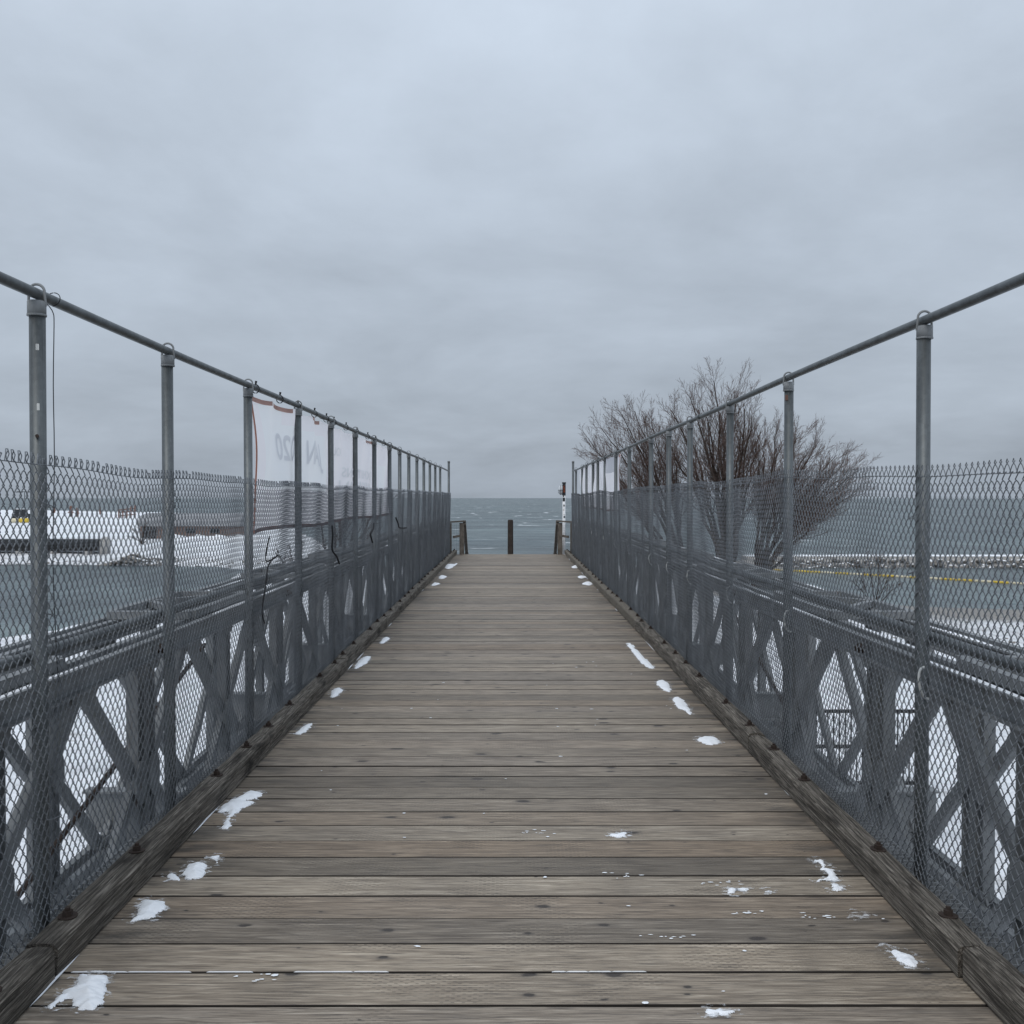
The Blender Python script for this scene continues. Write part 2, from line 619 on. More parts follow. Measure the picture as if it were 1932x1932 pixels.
def m_banner(x_from, x_len, z_mid, rects):
    """thin white printed fabric; printed panels show through as paler blocks"""
    k = NT('banner_fabric')
    uv = k.n('ShaderNodeUVMap').outputs[0]
    s = k.n('ShaderNodeSeparateXYZ')
    k.link(uv, s.inputs[0])
    col = (0.945, 0.92, 0.94)
    for (u0, u1, v0, v1, c) in rects:
        a = k.math('MULTIPLY', k.math('GREATER_THAN', s.outputs[0], u0), k.math('LESS_THAN', s.outputs[0], u1))
        b = k.math('MULTIPLY', k.math('GREATER_THAN', s.outputs[1], v0), k.math('LESS_THAN', s.outputs[1], v1))
        col = k.mix(k.math('MULTIPLY', a, b), col, c)
    k.set(**{'Base Color': col, 'Roughness': 0.75, 'Specular IOR Level': 0.2})
    tr = k.n('ShaderNodeBsdfTranslucent')
    if isinstance(col, tuple):
        tr.inputs[0].default_value = (*col, 1)
    else:
        k.link(col, tr.inputs[0])
    mx = k.n('ShaderNodeMixShader')
    mx.inputs[0].default_value = 0.5
    k.link(k.b.outputs[0], mx.inputs[1])
    k.link(tr.outputs[0], mx.inputs[2])
    k.link(mx.outputs[0], k.out.inputs[0])
    return k.m


def m_bark(name, c0, c1):
    k = NT(name)
    a = k.noise(k.pos((1, 1, 0.3)), 5.0, 4, 0.6)
    k.set(**{'Base Color': k.ramp(a, [(0.3, c0), (0.7, c1)]), 'Roughness': 0.9, 'Specular IOR Level': 0.15})
    return k.m


def m_rock():
    k = NT('shore_rock')
    oi = k.n('ShaderNodeObjectInfo')
    g = k.n('ShaderNodeNewGeometry')
    sn = k.n('ShaderNodeSeparateXYZ')
    k.link(g.outputs['Normal'], sn.inputs[0])
    a = k.noise(k.pos((1, 1, 1), rand=30.0), 2.2, 5, 0.65)
    c = k.ramp(a, [(0.3, (0.12, 0.11, 0.10)), (0.7, (0.32, 0.30, 0.275))])
    c = k.mix(1.0, c, k.ramp(oi.outputs['Random'], [(0, 0.6), (1, 1.25)]), 'MULTIPLY')
    sn_m = k.math('MULTIPLY', k.math('SUBTRACT', k.math('ADD', sn.outputs[2], k.math('MULTIPLY', a, 0.9)), 1.28), 9.0, True)
    sn_m = k.math('MULTIPLY', sn_m, k.math('GREATER_THAN', oi.outputs['Random'], 0.25))
    c = k.mix(sn_m, c, (0.84, 0.86, 0.89))
    k.bump(a, 0.6, 0.08)
    k.set(**{'Base Color': c, 'Roughness': 0.85})
    return k.m


M_EDGE = m_simple('plank_edge_grime_shade', (0.030, 0.025, 0.021), 0.9, 0, 0.6, 2.5)  # edge grime, near-black so the colour also carries the shade of the plank gaps
M_PLANK, M_KERB, M_STEEL, M_GALV, M_WIRE = m_plank(), m_kerb(), m_steel(), m_galv(), m_wire()
M_FILM = m_film()
M_SNOW, M_GROUND, M_WATER, M_ROCK = m_snow(), m_ground(), m_water(), m_rock()
M_RUST = m_simple('rusty_iron', (0.045, 0.032, 0.026), 0.75, 0.3, 0.4, 30.0, 0.3)
M_STRAP = m_simple('bright_strap', (0.55, 0.56, 0.55), 0.4, 0.5, 0.2, 20.0)
M_CORD = m_simple('black_cord', (0.015, 0.015, 0.017), 0.8)
M_CONC = m_simple('concrete', (0.36, 0.35, 0.335), 0.9, 0, 0.25, 3.0, 0.3)
M_DARK = m_simple('dark_steel', (0.035, 0.038, 0.042), 0.6, 0.2, 0.35, 2.0)
M_OLD = m_simple('old_timber', (0.13, 0.115, 0.10), 0.85, 0, 0.45, 8.0, 0.4)
M_BROWN = m_simple('brown_post_wood', (0.040, 0.031, 0.026), 0.85, 0, 0.45, 9.0, 0.4)
M_BLACK = m_simple('black_paint', (0.012, 0.012, 0.013), 0.5)
M_WHITE = m_simple('white_paint', (0.72, 0.73, 0.74), 0.5, 0, 0.15, 8.0)
M_YELLOW = m_simple('yellow_plastic', (0.60, 0.43, 0.05), 0.5, 0, 0.15, 4.0)
M_CREAM = m_simple('cream_plastic', (0.62, 0.56, 0.40), 0.5, 0, 0.15, 4.0)
M_ORANGE = m_simple('orange_print', (0.42, 0.10, 0.04), 0.6, 0, 0.1)
M_HEM = m_simple('orange_hem', (0.42, 0.17, 0.115), 0.8, 0, 0.2)
M_HEM_PALE = m_simple('pink_hem', (0.55, 0.34, 0.30), 0.8, 0, 0.15)
M_HEM_DARK = m_simple('maroon_hem', (0.15, 0.07, 0.065), 0.8, 0, 0.2)
M_REDRUST = m_simple('red_rust', (0.17, 0.095, 0.075), 0.85, 0, 0.35, 3.0)
M_BRICK = m_simple('brown_wall', (0.20, 0.145, 0.125), 0.9, 0, 0.25, 2.0)
M_ROOF = m_simple('grey_roof', (0.26, 0.265, 0.275), 0.8, 0, 0.2, 1.2)
M_GLASS = m_simple('dark_glass', (0.03, 0.035, 0.04), 0.15, 0, 0.1)
M_BARK = m_bark('willow_bark', (0.035, 0.026, 0.022), (0.075, 0.058, 0.048))
M_TWIG = m_bark('willow_twig', (0.085, 0.058, 0.050), (0.16, 0.113, 0.098))
M_STICKER = m_simple('pale_sticker', (0.60, 0.60, 0.58), 0.6, 0, 0.1)

# ------------------------------------------------------------------ setting: lake and ground
WATER_Z = -6.0
ang = np.linspace(0, 2 * math.pi, 97)[:-1]
rings = [0.0, 60, 140, 320, 700, 1500, 3000, 4900]
lv = [(0.0, 0.0, WATER_Z)]
lf = []
for r_ in rings[1:]:
    for a_ in ang:
        lv.append((r_ * math.cos(a_), r_ * math.sin(a_), WATER_Z))
n_ = len(ang)
for j in range(n_):
    lf.append((0, 1 + j, 1 + (j + 1) % n_))
for i in range(len(rings) - 2):
    for j in range(n_):
        a0, a1 = 1 + i * n_ + j, 1 + i * n_ + (j + 1) % n_
        lf.append((a0, a0 + n_, a1 + n_))
        lf.append((a0, a1 + n_, a1))
tag(obj('lake', mesh_np('lake', lv, lf, True), M_WATER), kind='structure')

LAND = np.array([(-700, -400), (700, -400), (700, 44), (120, 55), (60, 62), (34, 65), (25, 68), (21, 74), (20, 86), (26, 97),
                 (31, 104), (27, 111), (18, 103), (8, 96), (-6, 96), (-14, 102), (-22, 125), (-34, 165), (-60, 260),
                 (-130, 395), (-260, 470), (-700, 540), (-700, 122), (-200, 114), (-90, 109), (-50, 107.5), (-33, 105),
                 (-27, 99), (-25, 80), (-26, 55), (-30, 44), (-45, 40), (-120, 37), (-700, 30)], dtype=np.float64)


def land_sd(x, y):
    """signed distance to the shoreline, positive on land"""
    x, y = np.asarray(x, float), np.asarray(y, float)
    d = np.full(x.shape, 1e9)
    inside = np.zeros(x.shape, bool)
    n = len(LAND)
    for i in range(n):
        ax, ay = LAND[i]
        bx, by = LAND[(i + 1) % n]
        ex, ey = bx - ax, by - ay
        t = np.clip(((x - ax) * ex + (y - ay) * ey) / (ex * ex + ey * ey), 0, 1)
        d = np.minimum(d, np.hypot(x - ax - t * ex, y - ay - t * ey))
        cross = ((ay > y) != (by > y)) & (x < (bx - ax) * (y - ay) / (by - ay + 1e-12) + ax)
        inside ^= cross
    return np.where(inside, d, -d)


def wav(x, y, seed, s):
    r = np.random.default_rng(seed)
    o = 0
    for k in range(5):
        a = r.uniform(0, 2 * math.pi)
        f = s * (1.6 ** k)
        o = o + math.pow(0.62, k) * np.sin((x * math.cos(a) + y * math.sin(a)) * f + r.uniform(0, 6.28))
    return o / 2.2


def ground_z(x, y):
    sd = land_sd(x, y) + wav(x, y, 3, 0.25) * 1.2
    east = np.clip((x - 8) / 8, 0, 1) * np.clip((90 - y) / 20, 0, 1)
    slope = 0.16 * (1 - east) + 0.055 * east
    z = WATER_Z + np.clip(sd * slope, -2.5, 1.0)
    z = z + np.clip(sd / 60, 0, 1) * 0.35 + wav(x, y, 5, 0.35) * 0.10 * np.clip(sd / 6, 0, 1) + wav(x, y, 9, 1.4) * 0.03 * np.clip(sd / 6, 0, 1)
    # embankment under both ends of the bridge
    near = np.clip((8 - y) / 14, 0, 1) * np.clip((11 - np.abs(x)) / 9, 0, 1)
    # the far peninsula rises into low snow dunes
    dune = np.clip((y - 118) / 60, 0, 1) * np.clip((-x - 25) / 30, 0, 1) * np.clip(sd / 20, 0, 1)
    z = z + dune * (0.7 + 0.5 * wav(x, y, 21, 0.06))
    return z


def axis(lo, hi, dense_lo, dense_hi, step, grow=1.22):
    a = list(np.arange(dense_lo, dense_hi + step / 2, step))
    s = step
    while a[-1] < hi:
        s *= grow
        a.append(a[-1] + s)
    s = step
    while a[0] > lo:
        s *= grow
        a.insert(0, a[0] - s)
    return np.array(a)


gxs = axis(-760, 760, -75, 75, 0.8)
gys = axis(-420, 620, 6, 130, 0.8)
GX, GY = np.meshgrid(gxs, gys)
GZ = ground_z(GX, GY)
gv = np.stack([GX.ravel(), GY.ravel(), GZ.ravel()], axis=1)
nx, ny = len(gxs), len(gys)
ii, jj = np.meshgrid(np.arange(nx - 1), np.arange(ny - 1))
b0 = (jj * nx + ii).ravel()
gq = np.stack([b0, b0 + 1, b0 + nx + 1, b0 + nx], axis=1)
tag(obj('snowy_ground', mesh_np('snowy_ground', gv, gq, True), M_GROUND), kind='structure')


def gz(x, y):
    return float(ground_z(np.array([x]), np.array([y]))[0])


# ------------------------------------------------------------------ footbridge
bridge = tag(empty('footbridge', (0, 0, 0)),
             'grey steel truss footbridge with weathered brown plank deck and timber kerbs', 'bridge')
DECK_END = 28.85
PW = 0.2216
plank_first = -1.2
KX = {-1: 1.652, 1: 1.630}         # inner face of the two kerbs

deck = obj('deck', MB().box(-1.5, -1.38, plank_first, DECK_END, -0.16, -0.06)
           .box(-0.75, -0.63, plank_first, DECK_END, -0.16, -0.06).box(-0.06, 0.06, plank_first, DECK_END, -0.16, -0.06)
           .box(0.63, 0.75, plank_first, DECK_END, -0.16, -0.06).box(1.38, 1.5, plank_first, DECK_END, -0.16, -0.06), M_STEEL, bridge)
plank_meshes = []
for i in range(6):
    L = 1.80 + 0.012 * (i % 3)
    w = PW / 2 - (0.0028, 0.0040, 0.0022, 0.0085, 0.0032, 0.0055)[i]
    m = MB()
    seg = 6
    # a sawn plank whose long edges wander by a few millimetres, cupped a little
    rr = random.Random(50 + i)
    vs, fs = [], []
    for s_ in range(seg + 1):
        x = -L + 2 * L * s_ / seg
        e0, e1 = rr.uniform(-0.0022, 0.0012), rr.uniform(-0.0022, 0.0012)
        cup = rr.uniform(-0.0010, 0.0018)
        ch = (0.0014, 0.0024, 0.0018, 0.0050, 0.0022, 0.0036)[i] * rr.uniform(0.6, 1.4)
        for (yy, zz) in ((-w - e0, -0.05), (-w - e0, -ch), (-w - e0 + ch, 0.0), (0, -cup), (w + e1 - ch, 0.0), (w + e1, -ch), (w + e1, -0.05)):
            vs.append((x, yy, zz))
    k_ = 7
    for s_ in range(seg):
        for q in range(k_):
            a_, b_ = s_ * k_ + q, s_ * k_ + (q + 1) % k_
            fs.append((a_, b_, b_ + k_, a_ + k_))
    fs.append(tuple(range(k_)))
    fs.append(tuple(range(seg * k_, seg * k_ + k_))[::-1])
    m.add(vs, fs)
    me = m.mesh('plank')
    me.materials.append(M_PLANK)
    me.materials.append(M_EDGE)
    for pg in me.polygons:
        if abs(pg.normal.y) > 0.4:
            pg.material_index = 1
    plank_meshes.append(me)
n_planks = int((DECK_END - plank_first) / PW)
for i in range(n_planks):
    y = plank_first + (i + 0.5) * PW
    o = obj('plank', plank_meshes[random.randrange(6)], None, deck,
            (random.uniform(-0.01, 0.01), y + random.uniform(-0.0012, 0.0012), random.uniform(-0.004, 0.0)),
            (random.uniform(-0.004, 0.004), 0, random.uniform(-0.0007, 0.0007)))
    if random.random() < 0.5:
        o.rotation_euler.z += math.pi


# kerb timbers, bolted down through washers
def kerb_mesh(seed, L):
    rr = random.Random(seed)
    prof = [(0.002, 0.0), (0.0, 0.105), (0.014, 0.122), (0.065, 0.127), (0.110, 0.120), (0.122, 0.100), (0.122, 0.0)]
    seg = 16
    vs, fs = [], []
    k = len(prof)
    for s in range(seg + 1):
        y = -L / 2 + L * s / seg
        y = min(max(y + (0 if s in (0, seg) else rr.uniform(-0.05, 0.05)), -L / 2), L / 2)
        for q, (a, b) in enumerate(prof):
            e = 0.0035 if q not in (0, 6) else 0.0
            end = 0.006 if s in (0, seg) else 0.0
            vs.append((a + rr.uniform(-e, e), y, b + rr.uniform(-e, e) - (end if 0 < q < 6 else 0)))
    for s in range(seg):
        for q in range(k):
            a_, b_ = s * k + q, s * k + (q + 1) % k
            fs.append((a_, a_ + k, b_ + k, b_))
    fs.append(tuple(range(k)))
    fs.append(tuple(range(seg * k, seg * k + k))[::-1])
    me = MB().add(vs, fs).mesh('kerb_timber')
    me.materials.append(M_KERB)
    return me


KL = 3.048
M_KERB_PALE = m_kerb('pale_kerb_wood', True)
kerb_meshes = [kerb_mesh(s, KL - 0.018) for s in range(4)]
kerb_pale = [m.copy() for m in kerb_meshes]
for m in kerb_pale:
    m.materials.clear()
    m.materials.append(M_KERB_PALE)
bm_ = MB()
bm_.tube([(0, 0, 0), (0, 0, 0.004)], 0.036, 16)
bm_.tube([(0, 0, 0.004), (0, 0, 0.024)], 0.019, 6)
bm_.tube([(0, 0, 0.024), (0, 0, 0.036)], 0.010, 8)
bolt_mesh = bm_.mesh('bolt')
bolt_mesh.materials.append(M_RUST)
for side in (-1, 1):
    y0 = 3.40 - 2 * KL
    j = 0
    while y0 < DECK_END - 0.5:
        L = min(KL, DECK_END - y0)
        me = (kerb_pale if (y0 > 12 and side > 0) or y0 > 18 else kerb_meshes)[(j + (2 if side > 0 else 0)) % 4]
        ko = obj('kerb_timber', me, None, bridge,
                 (side * KX[side] + random.uniform(-0.006, 0.006), y0 + L / 2, 0.001 + random.uniform(0, 0.006)), None,
                 (side, L / KL, random.uniform(0.97, 1.05)))
        for dy in (0.22, 0.90, 2.03, 2.70):
            if dy < L - 0.1:
                obj('bolt', bolt_mesh, None, ko, (0.066 + random.uniform(-0.01, 0.01), (dy - L / 2) * KL / L + random.uniform(-0.04, 0.04), 0.1255),
                    (random.uniform(-0.05, 0.05), random.uniform(-0.05, 0.05), random.uniform(0, 1)))
        y0 += KL
        j += 1

# truss panels: two chords, three uprights and the diamond bracing between them
ZT, ZB, CH = 0.955, -0.60, 0.125
HZ = (ZT - CH / 2 + ZB + 0.05)
PL = 3.048


def chord_section(m, y0, y1, zc, h, w=0.16):
    """a pair of channels back to back with a gap, flanges outward"""
    t = 0.011
    for s in (-1, 1):
        xi = s * 0.034
        xo = s * w / 2
        a, b = min(xi, xi + s * t), max(xi, xi + s * t)
        m.box(a, b, y0, y1, zc - h / 2 + t, zc + h / 2 - t)
        a, b = min(xi, xo), max(xi, xo)
        m.box(a, b, y0, y1, zc + h / 2 - t, zc + h / 2)
        m.box(a, b, y0, y1, zc - h / 2, zc - h / 2 + t)


pm = MB()
chord_section(pm, 0.01, PL - 0.01, ZT - CH / 2, CH)
chord_section(pm, 0.01, PL - 0.01, ZB + CH / 2, CH)
panel_mesh = pm.mesh('truss_panel')
panel_mesh.materials.append(M_STEEL)


def channel_bar(a, b, depth, width, face):
    """channel: web facing +x or -x, flanges the other way"""
    m = MB()
    a, b = Vector(a), Vector(b)
    t = (b - a).normalized()
    s = t.cross(Vector((1, 0, 0))).normalized()
    th = 0.008
    m.bar(a, b, th, depth, up=s)
    for q in (-1, 1):
        o = s * (q * (depth / 2 - th / 2)) + Vector((-face * (width / 2 + th / 2), 0, 0))
        m.bar(a + o, b + o, width, th, up=s)
    return m


z_up, z_dn = ZT - CH - 0.002, ZB + CH + 0.002
zmid = (z_up + z_dn) / 2
vert_mesh = {}
for nm, yv in (('end_a', 0.075), ('mid', PL / 2), ('end_b', PL - 0.075)):
    m = MB()
    t = 0.008
    m.box(-0.032, 0.032, yv - 0.05, yv - 0.05 + t, z_dn, z_up)
    m.box(-0.032, 0.032, yv + 0.05 - t, yv + 0.05, z_dn, z_up)
    m.box(-0.004, 0.004, yv - 0.05 + t, yv + 0.05 - t, z_dn, z_up)
    vm = m.mesh('vertical')
    vm.materials.append(M_STEEL)
    vert_mesh[nm] = vm
diag_meshes = []
for y_v, y_q in ((0.13, PL / 4), (PL / 2 - 0.055, PL / 4), (PL / 2 + 0.055, 3 * PL / 4), (PL - 0.13, 3 * PL / 4)):
    for zq in (z_up - 0.012, z_dn + 0.012):
        off = 0.055 if y_v < y_q else -0.055
        dm = channel_bar((0.008, y_v, zmid + (0.05 if zq > 0 else -0.05)), (0.008, y_q - off, zq), 0.078, 0.032, 1).mesh('diagonal')
        dm.materials.append(M_STEEL)
        diag_meshes.append(dm)
gus_meshes = []
for yv in (0.075, PL / 2, PL - 0.075):
    gm = MB()
    lo = yv - 0.095 if yv > 0.1 else yv - 0.055
    hi = yv + 0.095 if yv < PL - 0.1 else yv + 0.055
    gm.prism([(lo, zmid - 0.05), (lo + 0.05, zmid - 0.12), (hi - 0.05, zmid - 0.12), (hi, zmid - 0.05),
              (hi, zmid + 0.05), (hi - 0.05, zmid + 0.12), (lo + 0.05, zmid + 0.12), (lo, zmid + 0.05)], 'x', 0.034, 0.041)
    gus_mesh = gm.mesh('gusset_plate')
    gus_mesh.materials.append(M_STEEL)
    gus_meshes.append(gus_mesh)
gq_ = MB()
for yv in (PL / 4, 3 * PL / 4):
    gq_.prism([(yv - 0.15, z_up + 0.004), (yv + 0.15, z_up + 0.004), (yv + 0.10, z_up - 0.05), (yv - 0.10, z_up - 0.05)], 'x', 0.034, 0.041)
    gq_.prism([(yv - 0.15, z_dn - 0.004), (yv - 0.10, z_dn + 0.05), (yv + 0.10, z_dn + 0.05), (yv + 0.15, z_dn - 0.004)], 'x', 0.034, 0.041)
for yv in (0.10, PL - 0.10, PL / 2):
    for z0, sg in ((z_up + 0.004, -1), (z_dn - 0.004, 1)):
        lo = max(yv - 0.10, 0.02)
        hi = min(yv + 0.10, PL - 0.02)
        gq_.prism([(lo, z0), (hi, z0), (hi - 0.04, z0 + sg * 0.06), (lo + 0.04, z0 + sg * 0.06)][:: sg], 'x', 0.034, 0.041)
gusq_mesh = gq_.mesh('gusset_plate')
gusq_mesh.materials.append(M_STEEL)

pin_mesh = MB().tube([(0.081, 0, 0), (0.105, 0, 0)], 0.030, 8).tube([(0.105, 0, 0), (0.125, 0, 0)], 0.018, 8).mesh('pin')
pin_mesh.materials.append(M_RUST)
INNER_X, OUTER_X = 2.07, 2.62
PANEL_Y0 = 5.27 - 2 * PL
panels_y = [PANEL_Y0 + k * PL for k in range(1, 10)]
for side in (-1, 1):
    for X in (INNER_X, OUTER_X):
        for y0 in panels_y:
            p = obj('truss_panel', panel_mesh, None, bridge, (side * X, y0, 0), None, (-side, 1, 1))
            for vm in vert_mesh.values():
                obj('vertical', vm, None, p)
            for dm in diag_meshes:
                obj('diagonal', dm, None, p)
            if X == INNER_X:
                for zp in (ZT - CH / 2, ZB + CH / 2):
                    obj('pin', pin_mesh, None, p, (0, 0.06, zp))
            for gmesh in gus_meshes:
                obj('gusset_plate', gmesh, None, p)
            tag(obj('chord_gussets', gusq_mesh, None, p), kind='stuff')
# transoms (I-beams under the deck, sticking out past the trusses)
tm = MB()
tm.box(-2.78, 2.78, -0.055, 0.055, -0.112, -0.100)
tm.box(-2.78, 2.78, -0.055, 0.055, -0.364, -0.352)
tm.box(-2.78, 2.78, -0.005, 0.005, -0.352, -0.112)
tran_mesh = tm.mesh('transom')
tran_mesh.materials.append(M_STEEL)
for k in range(20):
    y = 6.15 + (k - 1) * 3.048
    if -0.5 < y < 29.4:
        obj('transom', tran_mesh, None, bridge, (0, y, -0.063))
# bracing frames lying flat across the two trusses of each side
fm = MB()
w2 = 0.265
zb_ = 0.0
for ya in (0.0, 1.30):
    fm.bar((-w2, ya, 0), (w2, ya, 0), 0.06, 0.05)
for xa in (-w2, w2):
    fm.bar((xa, 0.03, 0), (xa, 1.27, 0), 0.05, 0.05)
fm.bar((-w2 + 0.03, 0.05, 0.003), (w2 - 0.03, 0.64, 0.003), 0.05, 0.04)
fm.bar((w2 - 0.03, 0.68, 0.003), (-w2 + 0.03, 1.25, 0.003), 0.05, 0.04)
brace_mesh = fm.mesh('bracing_frame')
brace_mesh.materials.append(M_STEEL)
for side in (-1, 1):
    for y0 in panels_y:
        obj('bracing_frame', brace_mesh, None, bridge, (side * (INNER_X + OUTER_X) / 2, y0 + 0.85, ZT + 0.028), None, (side, 1, 1))
# steel grid strip beside each kerb
for side in (-1, 1):
    m = MB()
    for y in np.arange(1.5, 12.0, 0.045):
        m.box(min(side * 1.80, side * 1.98), max(side * 1.80, side * 1.98), y, y + 0.008, -0.06, -0.035)
    for x in (1.80, 1.89, 1.98):
        m.box(side * x - 0.004, side * x + 0.004, 1.4, 28.6, -0.059, -0.036)
    tag(obj('grating', m, M_STEEL, bridge), kind='stuff')
# slender sway rod between the left trusses
obj('tie_rod', MB().tube([(-2.34, 3.9, -0.30), (-2.34, 7.2, 0.62)], 0.016, 8), M_RUST, bridge)
obj('tie_rod', MB().tube([(2.34, 7.2, -0.30), (2.34, 10.2, 0.62)], 0.016, 8), M_RUST, bridge)
# piers carrying the ends of the trusses
for yp in (-0.3, 29.2):
    zg = gz(0, yp) - 0.6
    pmx = MB().box(-3.0, 3.0, yp - 0.45, yp + 0.45, -1.05, ZB - 0.003)
    for xx in (-2.35, 2.35):
        pmx.box(xx - 0.4, xx + 0.4, yp - 0.38, yp + 0.38, zg, -1.052)
    obj('pier', pmx, M_CONC, bridge)

# snow lying on the top chords and bracing
sm = MB()
for side in (-1, 1):
    for X in (INNER_X, OUTER_X):
        y = 1.5
        while y < 29.0:
            L = random.uniform(0.3, 1.5)
            if random.random() < (0.62 if X == INNER_X else 0.85):
                w = random.uniform(0.02, 0.05)
                xo = random.choice((-1, 1)) * 0.056
                n = 7
                vs, fs = [], []
                for s_ in range(n + 1):
                    t = s_ / n
                    ww = w * math.sin(math.pi * min(max(t, 0.04), 0.96)) ** 0.5 * random.uniform(0.6, 1.0) / 2
                    yy = y + L * t
                    x0 = side * X + xo
                    hh = 0.007 * math.sin(math.pi * min(max(t, 0.04), 0.96)) + 0.003
                    for q in ((-ww, 0.001), (0, hh), (ww, 0.001)):
                        vs.append((x0 + q[0], yy, ZT + q[1]))
                for s_ in range(n):
                    for q in range(2):
                        a_ = s_ * 3 + q
                        fs.append((a_, a_ + 1, a_ + 4, a_ + 3))
                sm.add(vs, fs)
            y += L + random.uniform(0.05, 0.5)
tag(obj('snow_on_truss', sm.mesh('snow_on_truss', True), M_SNOW), 'thin broken snow lying along the top chords of the truss', 'snow', kind='stuff')

# ------------------------------------------------------------------ chain-link fences
FX = 1.85                          # post line
RAILZ, MIDZ = 2.545, 1.115
POSTS = {-1: [2.18, 3.70, 5.12, 6.68, 8.21, 9.73, 11.26, 12.80, 14.45, 15.75, 17.10, 18.60, 20.15, 21.60, 23.10, 24.70],
         1: [2.35, 4.23, 6.31, 8.01, 9.76, 11.03, 12.47, 14.80, 16.70, 18.60, 20.10, 21.30, 23.10, 24.60, 26.90]}
FEND = 28.3


def top_z(side, y):
    y = np.asarray(y, float)
    if side < 0:
        base = np.interp(y, [2, 3.4, 4.6, 6.7, 9, 15, 28.3], [1.93, 1.915, 1.885, 1.872, 1.865, 1.868, 1.865])
        return base + 0.006 * np.sin(y * 2.3 + 1) + 0.004 * np.sin(y * 5.1)
    base = np.interp(y, [2, 3.4, 4.23, 6.31, 8.0, 11, 14.8, 16.7, 18.6, 21.3, 24, 28.3],
                     [1.835, 1.862, 1.884, 1.902, 1.878, 1.876, 1.862, 1.815, 1.865, 1.835, 1.80, 1.845])
    return base + 0.007 * np.sin(y * 1.9 + 2) + 0.005 * np.sin(y * 4.3)


def mesh_x(side, y, z):
    y, z = np.asarray(y, float), np.asarray(z, float)
    b = 0.012 * np.sin(y * 2.06 + 0.6 + side) * np.sin(z * 2.1 + 0.8) + 0.008 * np.sin(y * 4.7 + z * 1.3) + 0.005 * np.sin(y * 9.1 - z * 3.7)
    return side * (FX - 0.041 + b * 0.8)


def wire_mesh(side, ya, yb, fine):
    s, V, d, e = 0.0248, 0.067, 0.0045, 0.0012
    k0, k1 = int(math.ceil(ya / s)), int(math.floor(yb / s))
    ks = np.arange(k0, k1)
    pers = 28
    if fine:
        pat = [(0.0, -e, 0), (0.07, 0.06 * s, d), (0.43, 0.94 * s, d), (0.5, s + e, 0), (0.57, 0.94 * s, -d), (0.93, 0.06 * s, -d)]
        sides = 5 if yb < 7 else 4
    else:
        pat = [(0.0, 0.0, 0), (0.25, 0.5 * s, d), (0.5, s, 0), (0.75, 0.5 * s, -d)]
        sides = 3
    tau = np.array([p + j for j in range(pers) for (p, _, _) in pat] + [pers])
    uo = np.array([u for j in range(pers) for (_, u, _) in pat] + [pat[0][1]])
    dp = np.array([q for j in range(pers) for (_, _, q) in pat] + [0.0])
    K = ks[:, None].astype(float)
    U = K * s + uo[None, :]
    v = (tau[None, :] + 0.5 * (ks % 2)[:, None]) * V
    zt = top_z(side, U)
    H = pers * V
    Z = zt - 0.032 - v * ((zt - 0.032 - 0.03) / H)
    Xm = mesh_x(side, U, Z) - side * dp[None, :]
    U = U + 0.004 * np.sin(Z * 9 + U * 3) + 0.003 * np.sin(Z * 4.1 - U * 5)
    P = np.stack([Xm, U, Z], axis=2)
    V_, Q_ = tube_arrays(P, 0.0023 if fine else 0.0021, sides, ref=(1, 0, 0))
    return mesh_np('wire_netting', V_, Q_, True)


def top_edge(side, ya, yb):
    """knuckled loops (left) or twisted barbs (right) along the top of the netting, plus the tension wire"""
    s = 0.0248
    rr = random.Random(91 + side)
    vs, qs, off = [], [], 0
    k = int(math.ceil(ya / (2 * s)))
    while k * 2 * s < yb:
        y = k * 2 * s
        zt = float(top_z(side, y)) - 0.034
        x0 = float(mesh_x(side, y, zt))
        lean = rr.uniform(-0.3, 0.3) if rr.random() < 0.85 else rr.uniform(-0.9, 0.9)
        hh = 0.040 * (1 if abs(lean) < 0.35 else 0.6)
        far = y > 9
        if side < 0:
            pts = [(-0.011, -0.004), (-0.012, 0.024), (-0.004, hh), (0.006, hh), (0.011, 0.022), (0.006, -0.002), (-0.002, 0.018), (0.003, hh - 0.004)]
            if far:
                pts = [(-0.011, -0.004), (-0.010, hh * 0.8), (0.0, hh), (0.010, hh * 0.8), (0.009, -0.002)]
            P = [(x0 + 0.003 * math.sin(i * 2), y + a + lean * b * 0.5, zt + b) for i, (a, b) in enumerate(pts)]
            lines = [P]
        else:
            A = [(x0 + 0.003, y - 0.022, zt - 0.004), (x0 + 0.002, y - 0.008, zt + 0.022), (x0 - 0.002, y + 0.004 + lean * 0.01, zt + 0.038), (x0 - 0.003, y - 0.006, zt + 0.048)]
            B = [(x0 - 0.003, y + 0.022, zt - 0.004), (x0 - 0.002, y + 0.008, zt + 0.022), (x0 + 0.002, y - 0.004 + lean * 0.01, zt + 0.040), (x0 + 0.003, y + 0.009, zt + 0.047)]
            lines = [A, B]
        for P in lines:
            v, q = tube_arrays(np.array(P), 0.0022, 3 if far else 4)
            vs.append(v)
            qs.append(q + off)
            off += len(v)
        k += 1
    yy = np.arange(ya, yb + 0.01, 0.12)
    P = np.stack([mesh_x(side, yy, 1.85) - side * 0.002, yy, top_z(side, yy) - 0.036 + 0.002 * np.sin(yy * 7)], axis=1)
    v, q = tube_arrays(P, 0.0019, 4)
    vs.append(v)
    qs.append(q + off)
    return mesh_np('top_edge', np.concatenate(vs), np.concatenate(qs), True)


